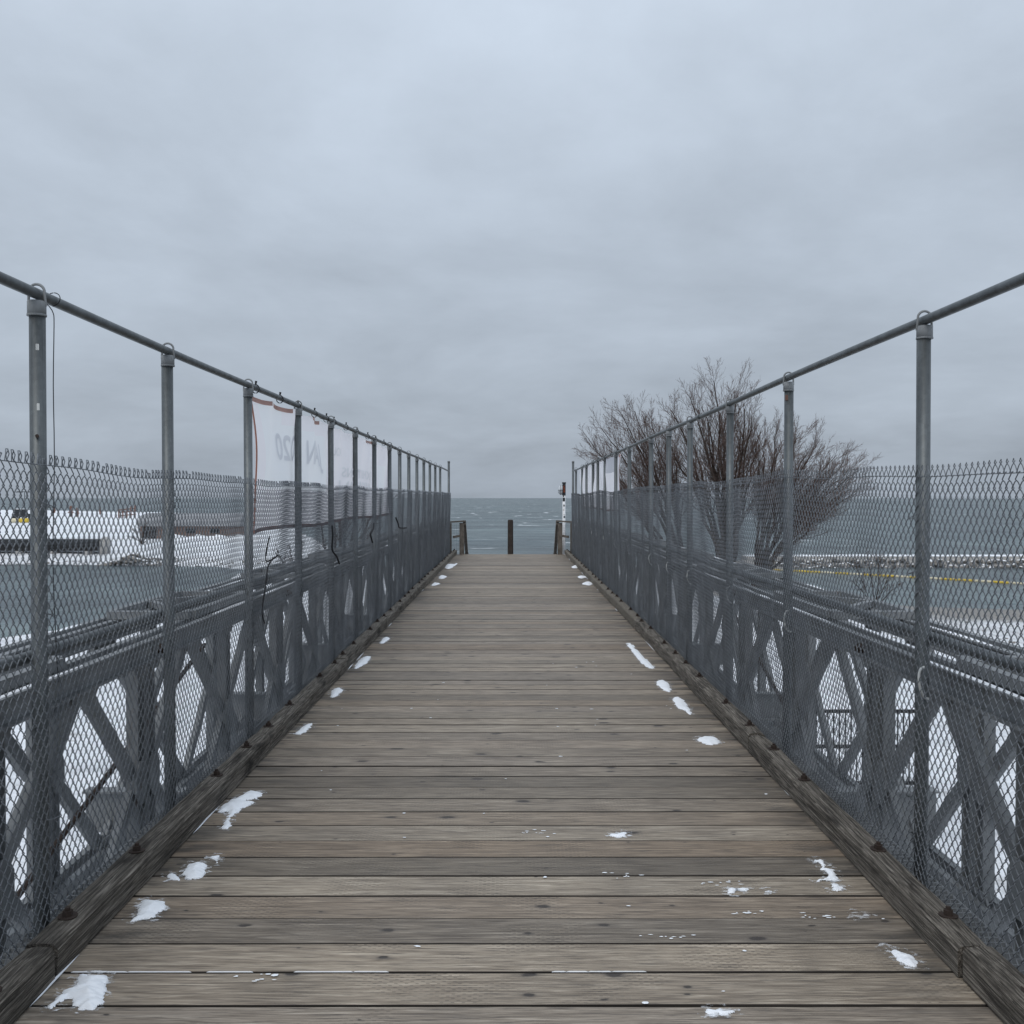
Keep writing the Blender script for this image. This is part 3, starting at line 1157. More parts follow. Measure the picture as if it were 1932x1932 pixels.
def post_parts(fence, side, y, top):
    x = side * FX + random.uniform(-0.006, 0.006)
    lean = random.uniform(-0.004, 0.004)
    m = MB().tube([(0, 0, -0.62), (0, 0, 0.4), (lean, 0, top)], 0.0302, 16)
    me = m.mesh('post', True)
    me.materials.append(M_GALV)
    p = obj('post', me, None, fence, (x, y, 0))
    c = MB()
    c.tube([(0, 0, top - 0.058), (0, 0, top - 0.004), (0, 0, top)], [0.0345, 0.0345, 0.030], 16)
    c.tube([(0, 0, top - 0.060), (0, 0, top - 0.052)], 0.0362, 16)
    obj('cap', c.mesh('cap', True), M_STEEL, p)
    # eye that the top rail runs through
    lp = []
    for a in np.linspace(-0.1, math.pi + 0.1, 12):
        lp.append((side * -0.031 * math.cos(a), random.uniform(-0.001, 0.001), RAILZ + 0.002 + 0.031 * math.sin(a)))
    lp = [(side * -0.034, 0.004, top - 0.02)] + lp + [(side * 0.034, 0.004, top - 0.02)]
    v, q = tube_arrays(np.array(lp), 0.0055, 6, ref=(0, 1, 0))
    obj('rail_eye', mesh_np('rail_eye', v, q, True), M_STEEL, p)
    # bent rod tying the post to the truss chord
    w = random.uniform(0.9, 1.1)
    cp = [(-side * 0.008, -0.040, 0.992), (-side * 0.024, -0.042, 0.985), (-side * 0.033, -0.044, 0.96), (-side * 0.034, -0.046, 0.93),
          (-side * 0.029 * w, -0.048, 0.90), (-side * 0.020, -0.048, 0.873), (-side * 0.006, -0.044, 0.855), (side * 0.012, -0.036, 0.85)]
    pts = []
    for i in range(len(cp) - 1):
        for t in (0, 0.5):
            p0 = Vector(cp[max(i - 1, 0)]); p1 = Vector(cp[i]); p2 = Vector(cp[i + 1]); p3 = Vector(cp[min(i + 2, len(cp) - 1)])
            pts.append(0.5 * ((2 * p1) + (p2 - p0) * t + (2 * p0 - 5 * p1 + 4 * p2 - p3) * t * t + (3 * p1 - p0 - 3 * p2 + p3) * t ** 3))
    pts.append(Vector(cp[-1]))
    v, q = tube_arrays(np.array([tuple(a) for a in pts]), 0.0062, 6, ref=(0, 0, 1))
    o = obj('hook_bolt', mesh_np('hook_bolt', v, q, True), M_STRAP if side > 0 else M_GALV, p)
    # wire ties holding the netting
    for z in (0.45, 1.35, 1.72):
        zz = z + random.uniform(-0.08, 0.08)
        a = [(-side * 0.046, -0.05, zz + 0.012), (-side * 0.050, 0.0, zz), (-side * 0.046, 0.05, zz + random.uniform(-0.02, 0.01)), (side * 0.02, 0.034, zz)]
        v, q = tube_arrays(np.array(a), 0.0019, 4)
        obj('wire_tie', mesh_np('wire_tie', v, q, True), M_WIRE, p)
    return p


FENCES = {}
for side in (-1, 1):
    f = empty('chain_link_fence', (0, 0, 0))
    tag(f, 'tall chain-link fence on the left side of the bridge, netting top with knuckled loops' if side < 0 else
        'tall chain-link fence on the right side of the bridge, netting top with twisted barbs', 'fence')
    FENCES[side] = f
    for y in POSTS[side]:
        post_parts(f, side, y, RAILZ - 0.032)
    # the taller terminal post
    m = MB().tube([(0, 0, -0.62), (0, 0, 2.80)], 0.0345, 16)
    e = obj('post', m.mesh('post', True), M_GALV, f, (side * (FX + 0.01), FEND, 0))
    obj('cap', MB().tube([(0, 0, 2.77), (0, 0, 2.812), (0, 0, 2.818)], [0.040, 0.040, 0.03], 16).mesh('cap', True), M_STEEL, e)
    for nm, z, r, x in (('top_rail', RAILZ, 0.0212, FX), ('middle_rail', MIDZ, 0.0245, FX + 0.058)):
        ys = np.arange(0.6, FEND + 0.01, 0.4)
        zz = z + 0.004 * np.sin(ys * 1.1 + side) - (0.0 if nm != 'top_rail' else 0.0012) * ys
        P = np.stack([side * x + 0.004 * np.sin(ys * 0.8), ys, zz], axis=1)
        v, q = tube_arrays(P, r, 14)
        ro = obj(nm, mesh_np(nm, v, q, True), M_GALV, f)
        if nm == 'top_rail':
            for y in (9.3, 15.1, 21.2):
                sl = MB()
                sl.tube([(side * x, y - 0.08, z - 0.0012 * y), (side * x, y + 0.08, z - 0.0012 * y)], r + 0.003, 14)
                obj('rail_sleeve', sl.mesh('rail_sleeve', True), M_GALV, ro)
    for ya, yb, fine in ((1.9, 6.5, True), (6.5, 11.0, True), (11.0, FEND - 0.03, False)):
        tag(obj('wire_netting', wire_mesh(side, ya, yb, fine), M_WIRE, f), kind='stuff')
    tag(obj('top_edge', top_edge(side, 1.9, FEND - 0.03), M_WIRE, f), kind='stuff')
# small marks on the near left post: tape, torn sticker, rusty bolt; sticker on the second right post
pl = [o for o in FENCES[-1].children if o.name.startswith('post') and abs(o.location.y - 3.70) < 0.01][0]


def patch_on_post(post, r, a0, a1, z0, z1, mat, name):
    vs, fs = [], []
    n = 6
    for i in range(n + 1):
        a = a0 + (a1 - a0) * i / n
        for rr, z in ((r, z0), (r, z1)):
            vs.append((rr * math.cos(a), rr * math.sin(a), z))
    for i in range(n):
        fs.append((2 * i, 2 * i + 2, 2 * i + 3, 2 * i + 1))
    return obj(name, MB().add(vs, fs), mat, post)


patch_on_post(pl, 0.0309, R(-72), R(-20), 2.318, 2.342, M_STICKER, 'tape')
patch_on_post(pl, 0.0309, R(-68), R(-50), 2.085, 2.112, M_STICKER, 'sticker')
obj('bolt', MB().tube([(0.012, -0.028, 1.985), (0.016, -0.038, 1.985)], 0.007, 8), M_RUST, pl)
pr = [o for o in FENCES[1].children if o.name.startswith('post') and abs(o.location.y - 6.31) < 0.01][0]
patch_on_post(pr, 0.0309, R(-150), R(-112), 2.39, 2.425, M_REDRUST, 'sticker')


# ------------------------------------------------------------------ cords
def cord(name, pts, r, label, cat='cord', mat=None, sides=6, sub=4):
    P = []
    pts = [Vector(p) for p in pts]
    for i in range(len(pts) - 1):
        p0, p1, p2, p3 = pts[max(i - 1, 0)], pts[i], pts[i + 1], pts[min(i + 2, len(pts) - 1)]
        for s_ in range(sub):
            t = s_ / sub
            P.append(0.5 * ((2 * p1) + (p2 - p0) * t + (2 * p0 - 5 * p1 + 4 * p2 - p3) * t * t + (3 * p1 - p0 - 3 * p2 + p3) * t ** 3))
    P.append(pts[-1])
    v, q = tube_arrays(np.array([tuple(p) for p in P]), r, sides)
    o = obj(name, mesh_np(name, v, q, True), mat or M_CORD)
    return tag(o, label, cat)


xl = -FX
HY = 3.83
lp = [(xl + 0.030 * math.cos(a), HY + 0.012 * math.sin(a), RAILZ + 0.030 * math.sin(a)) for a in np.linspace(-1.4, 4.4, 9)]
cord('hanging_wire', lp + [(xl + 0.002, HY, 2.49), (xl + 0.005, HY, 2.44), (xl, HY, 2.2), (xl + 0.002, HY, 1.9), (xl - 0.002, HY - 0.01, 1.5), (xl + 0.006, HY - 0.01, 1.2), (xl + 0.02, HY - 0.02, 1.0)],
     0.0019, 'long black wire hanging from the left top rail beside the nearest post', 'wire', sub=3)

# ------------------------------------------------------------------ banners
def banner_disp(side, u, v, y0, L, big):
    """sideways billow of the fabric, u along (m), v down from the top (m)"""
    w = 0.034 * np.sin(u * 2.1 + 0.4) * (0.3 + v) + 0.020 * np.sin(u * 8.3 + v * 4.0) * np.exp(-v * 1.2) + 0.013 * np.sin(u * 3.3 - v * 7.0) + 0.006 * np.sin(u * 17.0 + v * 9.0) * np.exp(-v * 2.0)
    return w * big


def make_banner(side, y0, y1, ztop, zbot, X, rects, label, hem, sag_pts):
    L = y1 - y0
    nu, nv = int(L / 0.05), 24
    us = np.linspace(0, L, nu + 1)
    vs_ = np.linspace(0, 1, nv + 1)
    U, Vn = np.meshgrid(us, vs_)
    # scalloped top between the ties
    tie = np.array(sag_pts)
    nxt = np.searchsorted(tie, U)
    a = tie[np.clip(nxt - 1, 0, len(tie) - 1)]
    b = tie[np.clip(nxt, 0, len(tie) - 1)]
    t = np.clip((U - a) / np.maximum(b - a, 1e-3), 0, 1)
    sag = 0.022 * np.abs(np.sin(math.pi * t)) ** 0.7
    top = ztop - 0.0012 * (y0 + U) - sag
    bot = zbot + 0.012 * np.sin(U * 1.7)
    Z = top * (1 - Vn) + bot * Vn
    # the loose near edge is blown away from the post at mid-height
    yy = y0 + U + 0.24 * np.sin(np.pi * Vn * 0.9) * np.exp(-U * 1.1) + 0.10 * Vn * np.exp(-(L - U) * 2) * 0
    X_ = side * (X + banner_disp(side, U, Vn * 1.0, y0, L, 1.0))
    verts = np.stack([X_.ravel(), yy.ravel(), Z.ravel()], axis=1)
    n1 = nu + 1
    i, j = np.meshgrid(np.arange(nu), np.arange(nv))
    k = (j * n1 + i).ravel()
    q = np.stack([k, k + 1, k + n1 + 1, k + n1], axis=1)
    me = mesh_np('banner', verts, q, True)
    uvl = me.uv_layers.new(name='UVMap')
    li = np.zeros(len(me.loops), dtype=np.int32)
    me.loops.foreach_get('vertex_index', li)
    uv = np.stack([U.ravel()[li], 1 - Vn.ravel()[li]], axis=1).astype(np.float32)
    uvl.data.foreach_set('uv', uv.ravel())
    o = obj('banner', me, m_banner(0, L, 0, rects))
    tag(o, label, 'banner')
    grid = (U, Vn, X_, yy, Z)
    if hem:
        for nm, sel in (('edge_hem', np.s_[:, 0]), ('bottom_hem', np.s_[-1, :])):
            P = np.stack([X_[sel] - side * 0.004, yy[sel], Z[sel]], axis=1)
            mb = MB()
            for c in range(len(P) - 1):
                p, r_ = Vector(P[c]), Vector(P[c + 1])
                off = Vector((0, 0.045, 0)) if nm == 'edge_hem' else Vector((0, 0, 0.03))
                mb.add([p, r_, r_ + off, p + off], [(0, 1, 2, 3)])
            obj(nm, mb, M_HEM if nm == 'edge_hem' else M_HEM_DARK, o)
        for c0, c1 in hem:
            mb = MB()
            i0, i1 = int(c0 / L * nu), int(c1 / L * nu)
            for c in range(i0, i1):
                p, r_ = [Vector((X_[0, d] - side * 0.004, yy[0, d], Z[0, d])) for d in (c, c + 1)]
                off = Vector((0, 0, -0.035))
                mb.add([p, r_, r_ + off, p + off], [(0, 1, 2, 3)])
            obj('top_hem', mb, M_HEM_PALE, o)
    return o, (us, vs_, X_, yy, Z)


def banner_text(parent, grid, side, text, u_start, v0, v1, width, mat):
    """flat print on the far face of the cloth, read from outside the bridge, so it shows mirrored from the deck.
    On the left banner the writing runs from the far end back towards the near end."""
    us, vs_, X_, yy, Z = grid
    cu = bpy.data.curves.new('print', 'FONT')
    cu.body = text
    cu.size = 1.0
    cu.offset = 0.022
    tmp = bpy.data.objects.new('print', cu)
    C.objects.link(tmp)
    bpy.context.view_layer.update()
    me = bpy.data.meshes.new_from_object(tmp)
    C.objects.unlink(tmp)
    bpy.data.objects.remove(tmp)
    bm = bmesh.new()
    bm.from_mesh(me)
    bmesh.ops.triangulate(bm, faces=bm.faces)
    co = np.array([v.co for v in bm.verts])
    mn, mx = co.min(0), co.max(0)
    for v in bm.verts:
        v.co.x = (v.co.x - mn[0]) / (mx[0] - mn[0]) * width
        v.co.y = (v.co.y - mn[1]) / (mx[1] - mn[1])
    for _ in range(6):
        long_e = [e for e in bm.edges if math.hypot(e.verts[0].co.x - e.verts[1].co.x, (e.verts[0].co.y - e.verts[1].co.y) * (v1 - v0)) > 0.03]
        if not long_e:
            break
        bmesh.ops.subdivide_edges(bm, edges=long_e, cuts=1)
        bmesh.ops.triangulate(bm, faces=bm.faces)
    for v in bm.verts:
        u = u_start - v.co.x
        vv = v1 + (v0 - v1) * v.co.y
        fi = np.clip(u / us[-1] * (len(us) - 1), 0, len(us) - 1.001)
        fj = np.clip(vv * (len(vs_) - 1), 0, len(vs_) - 1.001)
        i, j = int(fi), int(fj)
        a, b = fi - i, fj - j

        def g(A):
            return (A[j, i] * (1 - a) + A[j, i + 1] * a) * (1 - b) + (A[j + 1, i] * (1 - a) + A[j + 1, i + 1] * a) * b
        v.co = Vector((g(X_) - side * 0.009, g(yy), g(Z)))
    bm.to_mesh(me)
    bm.free()
    return obj('print', me, mat, parent)


rl = [(0.30, 1.02, 0.33, 1.0, (0.94, 0.95, 0.96)), (1.02, 2.72, 0.33, 0.86, (0.94, 0.95, 0.96)), (6.85, 7.35, 0.20, 0.72, (0.95, 0.955, 0.96))]
ties_l = [0.0, 0.72, 1.36, 2.05, 2.62, 3.02, 3.75, 4.5, 5.35, 6.05, 6.9, 7.75]
bl, grid_l = make_banner(-1, 6.86, 14.60, RAILZ - 0.022, 1.47, FX + 0.045, rl,
                         'long white banner on the left top rail, seen from behind with faint mirrored lettering', [(0.04, 0.68), (0.78, 1.3), (2.1, 2.58), (5.5, 6.0)], ties_l)
M_PRINT_D = m_banner(0, 1, 0, [(-99, 99, -99, 99, (0.82, 0.83, 0.86))])
M_PRINT_L = m_banner(0, 1, 0, [(-99, 99, -99, 99, (0.86, 0.87, 0.88))])
banner_text(bl, grid_l, -1, 'JAN 2020', 2.47, 0.22, 0.50, 1.68, M_PRINT_D)
banner_text(bl, grid_l, -1, 'ALOUD', 3.75, 0.20, 0.29, 0.62, M_PRINT_L)
banner_text(bl, grid_l, -1, 'EXHIBITIONS', 5.85, 0.40, 0.51, 2.0, M_PRINT_L)
banner_text(bl, grid_l, -1, 'MISSION', 5.9, 0.55, 0.74, 2.15, M_PRINT_L)
br_, grid_r = make_banner(1, 16.45, 25.9, RAILZ - 0.022, 1.47, FX + 0.045, [(0.4, 2.2, 0.72, 1.0, (0.62, 0.62, 0.655))],
                          'white fabric banner tied to the right top rail near the far end of the bridge', [(0.02, 0.4)], [0.0, 0.9, 2.1, 3.6, 4.8, 6.4, 7.6, 9.46])
# black cable ties along the rail above the banners
for side, y0, ties, bo in ((-1, 6.86, ties_l, bl), (1, 16.45, [0.0, 0.9, 2.1, 3.6, 4.8, 6.4, 7.6], br_)):
    for t in ties:
        m = MB()
        zc = RAILZ - 0.0012 * (y0 + t)
        P = [(side * FX + 0.027 * math.cos(a), y0 + t, zc - 0.006 + 0.032 * math.sin(a)) for a in np.linspace(0, 2 * math.pi, 11)]
        m.tube(P, 0.004, 5, False)
        m.tube([(side * FX, y0 + t, zc + 0.024), (side * FX + 0.004, y0 + t + 0.004, zc + 0.05)], [0.006, 0.009], 6)
        obj('cable_tie', m, M_CORD, bo)
bx = -(FX - 0.06)
cord('bungee_cord', [(bx + 0.02, 6.93, 1.46), (bx, 6.92, 1.36), (bx - 0.01, 6.96, 1.27), (bx + 0.03, 7.16, 1.31), (bx, 6.98, 1.25), (bx, 6.90, 1.12), (bx, 6.80, 0.96), (bx + 0.02, 6.72, 0.90), (bx, 6.86, 0.83)],
     0.005, 'black knotted cord hanging at the near lower corner of the left banner')
cord('bungee_cord', [(bx, 9.46, 1.46), (bx + 0.01, 9.44, 1.36), (bx, 9.46, 1.22), (bx + 0.02, 9.60, 1.14), (bx, 9.85, 1.05)], 0.009,
     'black knotted cord below the left banner by the fifth visible post', )
cord('bungee_cord', [(bx, 12.35, 1.40), (bx + 0.01, 12.2, 1.33), (bx, 12.05, 1.27), (bx + 0.01, 12.15, 1.16)], 0.011,
     'short black cord below the far part of the left banner')
cord('bungee_cord', [(bx, 14.7, 1.42), (bx + 0.01, 14.9, 1.33), (bx, 15.2, 1.25), (bx + 0.01, 16.1, 1.22)], 0.011,
     'black cord trailing from the far lower corner of the left banner')

# ------------------------------------------------------------------ end of the bridge: stair railings, bollard, lamp post
def stair_railing(side, label):
    r = tag(empty('stair_railing', (side * 1.85, 28.5, 0)), label, 'railing')
    s = -side
    h = 1.0
    def bx(name, m):
        return obj(name, m, M_OLD, r)
    bx('post', MB().box(-0.06, 0.06, -0.06, 0.06, -0.3, h - 0.05))
    bx('post', MB().box(s * 0.36 - 0.07, s * 0.36 + 0.07, 0.10, 0.24, -0.3, h - 0.05))
    bx('cap_board', MB().bar((-s * 0.05, 0.0, h - 0.02), (s * 0.46, 0.17, h + 0.01), 0.16, 0.045))
    bx('brace', MB().bar((s * 0.10, 0.05, 0.53), (s * 0.30, 0.14, 0.56), 0.05, 0.07))
    bx('handrail', MB().bar((s * 0.44, 0.14, h - 0.03), (s * 0.44, 2.6, h - 1.75), 0.09, 0.14))
    bx('post', MB().box(s * 0.44 - 0.06, s * 0.44 + 0.06, 1.5, 1.62, -3.0, h - 1.05))
    m = MB()
    for z in np.arange(0.02, 0.93, 0.05):
        m.tube([(s * 0.02, 0.02, z), (s * 0.36, 0.16, z + 0.01)], 0.0025, 4, False)
    for x in np.arange(0.05, 0.36, 0.05):
        m.tube([(s * x, 0.02 + x * 0.4, 0.02), (s * x, 0.02 + x * 0.4, 0.93)], 0.0025, 4, False)
    tag(obj('wire_infill', m, M_WIRE, r), kind='stuff')
    return r


stair_railing(-1, 'weathered wooden stair railing at the far left corner of the deck')
stair_railing(1, 'weathered wooden stair railing at the far right deck corner before the stickered pole')
# stairs leading down to the beach
st = empty('stairs', (0, 29.0, 0))
tag(st, 'timber stairs dropping from the far end of the bridge to the beach', 'stairs')
for i in range(24):
    obj('step', MB().box(-1.5, 1.5, 0.0 + i * 0.27, 0.30 + i * 0.27, -0.19 - i * 0.185, -0.14 - i * 0.185), M_OLD, st)
for s in (-1, 1):
    obj('stringer', MB().bar((s * 1.54, 0, -0.30), (s * 1.54, 24 * 0.27, -0.30 - 24 * 0.185), 0.06, 0.28), M_OLD, st)

bol = MB()
bol.tube([(0, 0, -0.24), (0, 0, 0.99), (0, 0, 1.03), (0, 0, 1.045)], [0.088, 0.085, 0.078, 0.055], 12)
bo = obj('bollard', bol.mesh('bollard'), M_BROWN, None, (-0.015, 28.96, 0))
tag(bo, 'brown square-topped wooden bollard standing in the middle of the far deck end', 'bollard')
bol_b = MB().box(-0.052, 0.052, -0.098, -0.083, -0.20, 0.955)
obj('face_board', bol_b, M_BROWN, bo)

lpost = tag(empty('beacon_post', (1.66, 29.6, 0)), 'white stickered pole with a dark box and round lens above the far right railing', 'post')
ppm = MB().tube([(0, 0, -0.8), (0, 0, 1.82)], 0.048, 12)
obj('pole', ppm.mesh('pole', True), M_WHITE, lpost)
obj('box', MB().box(-0.045, 0.052, -0.05, 0.05, 1.79, 2.16).box(-0.058, 0.062, -0.06, 0.06, 2.16, 2.20), M_DARK, lpost)
obj('panel', MB().box(-0.034, 0.045, -0.058, -0.0505, 1.86, 2.11), M_BLACK, lpost)
fr = MB().box(-0.022, 0.034, -0.062, -0.0585, 2.075, 2.085).box(-0.022, 0.034, -0.062, -0.0585, 1.885, 1.895)
fr.box(-0.022, -0.014, -0.062, -0.0585, 1.895, 2.075)
for z in (1.91, 1.945, 1.98, 2.015):
    fr.box(0.0, 0.034, -0.062, -0.0585, z, z + 0.012)
    fr.box(0.012, 0.02, -0.062, -0.0585, z + 0.012, z + 0.022)
obj('orange_sign', fr, M_ORANGE, lpost)
ln = MB()
pr_ = [(0.0, 0.150), (-0.05, 0.150), (-0.10, 0.135), (-0.135, 0.09), (-0.15, 0.0)]
vs, fs = [], []
for (a, r_) in pr_:
    for k in range(20):
        t = 2 * math.pi * k / 20
        vs.append((-0.045 + a, max(r_, 0.003) * math.cos(t) * 0.75, 1.955 + max(r_, 0.003) * math.sin(t)))
for i in range(len(pr_) - 1):
    for k in range(20):
        fs.append((i * 20 + k, i * 20 + (k + 1) % 20, (i + 1) * 20 + (k + 1) % 20, (i + 1) * 20 + k))
ln.add(vs, fs)
lens = obj('lens', ln.mesh('lens', True), m_simple('frosted_lens', (0.48, 0.51, 0.54), 0.3, 0, 0.25, 9.0), lpost)
rg = MB()
for a in (0.0, -0.055):
    P = [(-0.048 + a, 0.118 * math.cos(t), 1.955 + 0.154 * math.sin(t)) for t in np.linspace(0, 2 * math.pi, 21)]
    rg.tube(P, 0.007, 5, False)
rg.box(-0.185, -0.05, -0.125, -0.115, 1.948, 1.958)
obj('rim', rg, M_DARK, lens)
for (z0, z1, a0, a1, mt) in ((1.60, 1.72, -150, -50, M_DARK), (1.44, 1.50, -120, -60, M_GALV), (1.30, 1.36, -140, -80, M_STICKER), (1.08, 1.15, -110, -40, M_GALV),
                             (1.74, 1.785, -130, -85, M_BLACK), (1.18, 1.205, -100, -80, M_DARK)):
    patch_on_post(lpost, 0.0492, R(a0), R(a1), z0, z1, mt, 'sticker')


# ------------------------------------------------------------------ snow on the deck
def snow_patch(poly, h, label, group=None, flat=False, film=False):
    """poly: outline in 1932-frame pixels, laid on the deck"""
    pts = [on_level(x, y, 0.0) for x, y in poly]
    cx = sum(p.x for p in pts) / len(pts)
    cy = sum(p.y for p in pts) / len(pts)
    # refine outline with jitter
    out = []
    n = len(pts)
    for i in range(n):
        a, b = pts[i], pts[(i + 1) % n]
        pa, pb = pts[i - 1], pts[(i + 2) % n]
        L = (b - a).length
        k = max(2, min(8, int(L / 0.018)))
        for s_ in range(k):
            t = s_ / k
            q = 0.5 * ((2 * a) + (b - pa) * t + (2 * pa - 5 * a + 4 * b - pb) * t * t + (3 * a - pa - 3 * b + pb) * t ** 3)
            j = 0.006 if not flat else 0.012
            out.append((q.x + random.uniform(-j, j) * 1.6, q.y + random.uniform(-j, j)))
    ox = np.array(out)
    x0, y0 = ox.min(0) - 0.04
    x1, y1 = ox.max(0) + 0.04
    cell = max(0.004, (x1 - x0) / 90, (y1 - y0) / 90)
    gx_, gy_ = np.meshgrid(np.arange(x0, x1 + cell, cell), np.arange(y0, y1 + cell, cell))
    dd = np.full(gx_.shape, 1e9)
    ins = np.zeros(gx_.shape, bool)
    for i in range(len(out)):
        ax_, ay_ = out[i]
        bx_, by_ = out[(i + 1) % len(out)]
        ex, ey = bx_ - ax_, by_ - ay_
        t = np.clip(((gx_ - ax_) * ex + (gy_ - ay_) * ey) / (ex * ex + ey * ey + 1e-12), 0, 1)
        dd = np.minimum(dd, np.hypot(gx_ - ax_ - t * ex, gy_ - ay_ - t * ey))
        ins ^= ((ay_ > gy_) != (by_ > gy_)) & (gx_ < ex * (gy_ - ay_) / (by_ - ay_ + 1e-12) + ax_)
    dd = np.where(ins, dd, -dd)
    fr_ = 60.0 if not flat else 90.0
    nz_ = np.array([mnoise.noise(Vector((a * fr_ * 0.5, b * fr_, 2.2))) + 0.8 * mnoise.noise(Vector((a * 22, b * 30, 7.7))) for a, b in zip(gx_.ravel(), gy_.ravel())]).reshape(gx_.shape)
    dd = dd + nz_ * (0.006 if not flat else 0.013)
    zz_ = np.where(dd > 0, h * (1 - np.exp(-np.maximum(dd, 0) / max(0.02, h * 1.6))) * (1 + 0.25 * nz_), -0.003)
    ok = dd > -cell * 1.2
    idx = -np.ones(gx_.shape, int)
    idx[ok] = np.arange(ok.sum())
    vs = [(a - cx, b - cy, c + 0.001) for a, b, c in zip(gx_[ok], gy_[ok], zz_[ok])]
    fs = []
    for j_ in range(gx_.shape[0] - 1):
        for i_ in range(gx_.shape[1] - 1):
            q = (idx[j_, i_], idx[j_, i_ + 1], idx[j_ + 1, i_ + 1], idx[j_ + 1, i_])
            if min(q) >= 0 and max(dd[j_, i_], dd[j_, i_ + 1], dd[j_ + 1, i_], dd[j_ + 1, i_ + 1]) > 0:
                fs.append(tuple(int(k2) for k2 in q))
    me = MB().add(vs, fs).mesh('snow_patch', True)
    o = obj('snow_patch', me, M_FILM if film else M_SNOW, None, (cx, cy, 0.0))
    if not film:
        # thin melting rim round the thicker snow
        okr = (dd > -0.030 - 0.02 * nz_)
        mb = MB()
        for j_ in range(gx_.shape[0] - 1):
            for i_ in range(gx_.shape[1] - 1):
                if okr[j_, i_] and okr[j_ + 1, i_ + 1] and dd[j_, i_] < 0.006:
                    mb.add([(gx_[a_, b_] - cx, gy_[a_, b_] - cy, 0.0022) for a_, b_ in ((j_, i_), (j_, i_ + 1), (j_ + 1, i_ + 1), (j_ + 1, i_))], [(0, 1, 2, 3)])
        if mb.f:
            tag(obj('melting_rim', mb, M_FILM, o), kind='stuff')
    return tag(o, label, 'snow', 'snow patches on the deck')


def blob(cx, cy, w, h, n=10, seed=0, rough=0.28):
    rr = random.Random(seed)
    return [(cx + w / 2 * math.cos(t) * rr.uniform(1 - rough, 1 + rough), cy + h / 2 * math.sin(t) * rr.uniform(1 - rough, 1 + rough))
            for t in [2 * math.pi * i / n for i in range(n)]]


def c3(pts):      # pixels of the lower-left study crop
    return [((x * 0.6708) / 2.1201, (2800 + y * 0.6708) / 2.1201) for x, y in pts]


def c8(pts):
    return [((2900 + x * 0.619) / 2.1201, (2900 + y * 0.619) / 2.1201) for x, y in pts]


snow_patch(c3([(440, 1700), (470, 1655), (540, 1672), (612, 1662), (606, 1705), (616, 1745), (605, 1800), (560, 1850), (490, 1874), (440, 1850), (405, 1800), (340, 1815), (262, 1872), (300, 1815), (390, 1745)]), 0.03,
           'largest snow patch, by the left kerb at the very front of the deck')
snow_patch(c3([(805, 1290), (830, 1222), (870, 1208), (976, 1226), (935, 1280), (910, 1310), (850, 1322), (740, 1345), (790, 1315)]), 0.022,
           'snow patch with a thin smear by the left kerb, second from the front')
snow_patch(c3([(1088, 1040), (1100, 1005), (1150, 984), (1205, 985), (1216, 1020), (1195, 1060), (1150, 1080), (1092, 1076)]), 0.022,
           'rounded snow lump lying a little away from the left kerb')
snow_patch(c3([(975, 1062), (1020, 1050), (1065, 1072), (1055, 1084), (1000, 1080)]), 0.012, 'small oval snow lump between the left kerb and the rounded snow lump')
snow_patch(c3([(1243, 945), (1296, 940), (1290, 965), (1278, 985), (1260, 962)]), 0.006, 'tiny triangular snow flake just beyond the rounded snow lump')
snow_patch(c3([(1290, 675), (1360, 610), (1420, 590), (1480, 552), (1560, 568), (1500, 600), (1440, 612), (1506, 618), (1450, 650), (1380, 690), (1350, 730), (1362, 768), (1328, 772), (1330, 735), (1362, 690), (1330, 672)]), 0.02,
           'two-lobed snow patch with a trailing foot by the left kerb')
snow_patch(c3([(1758, 200), (1800, 165), (1852, 145), (1838, 175), (1800, 205), (1770, 210)]), 0.015, 'slanting snow sliver by the left kerb, first beyond the two-lobed patch')
snow_patch([(622, 1312), (632, 1300), (645, 1302), (636, 1312), (626, 1317)], 0.012, 'small snow sliver by the left kerb, second beyond the two-lobed patch')
snow_patch([(668, 1262), (680, 1244), (697, 1239), (694, 1247), (684, 1256)], 0.015, 'pointed snow sliver by the left kerb, third beyond the two-lobed patch')
snow_patch([(716, 1214), (726, 1203), (734, 1206), (724, 1213)], 0.012, 'small snow sliver by the left kerb, fourth beyond the two-lobed patch')
snow_patch([(815, 1105), (819, 1100), (829, 1101), (823, 1104)], 0.012, 'flat snow mound by the left kerb, third from the far end')
snow_patch([(828, 1091), (832, 1086), (842, 1088), (835, 1092)], 0.02, 'snow mound by the left kerb, second from the far end')
snow_patch([(841, 1072), (845, 1064), (852, 1066), (862, 1063), (855, 1069), (848, 1073)], 0.05, 'peaked snow drift by the left kerb nearest the far end of the deck')
snow_patch(c8([(1100, 1480), (1180, 1495), (1240, 1530), (1276, 1588), (1200, 1580), (1140, 1550), (1105, 1515)]), 0.018, 'long oval snow patch by the right kerb, nearest the front')
snow_patch(c8([(985, 1425), (1060, 1436), (1130, 1448), (1165, 1478), (1090, 1482), (1030, 1476)]), 0.006, 'thin ragged snow film just above the long oval patch on the right', flat=True, film=True)
snow_patch(c8([(812, 1225), (850, 1210), (910, 1220), (985, 1255), (950, 1278), (880, 1278), (830, 1260)]), 0.004, 'faint smeared snow film on the plank by the right kerb', flat=True, film=True)
snow_patch(c8([(610, 885), (650, 910), (690, 945), (730, 985), (765, 1020), (690, 1022), (625, 1020), (668, 1000), (640, 940)]), 0.012, 'tall wedge of snow by the right kerb with a pointed top', flat=True)
snow_patch(c8([(680, 1060), (720, 1042), (770, 1055), (795, 1084), (745, 1084), (715, 1090)]), 0.008, 'star-shaped snow patch just below the pointed wedge on the right', flat=True)
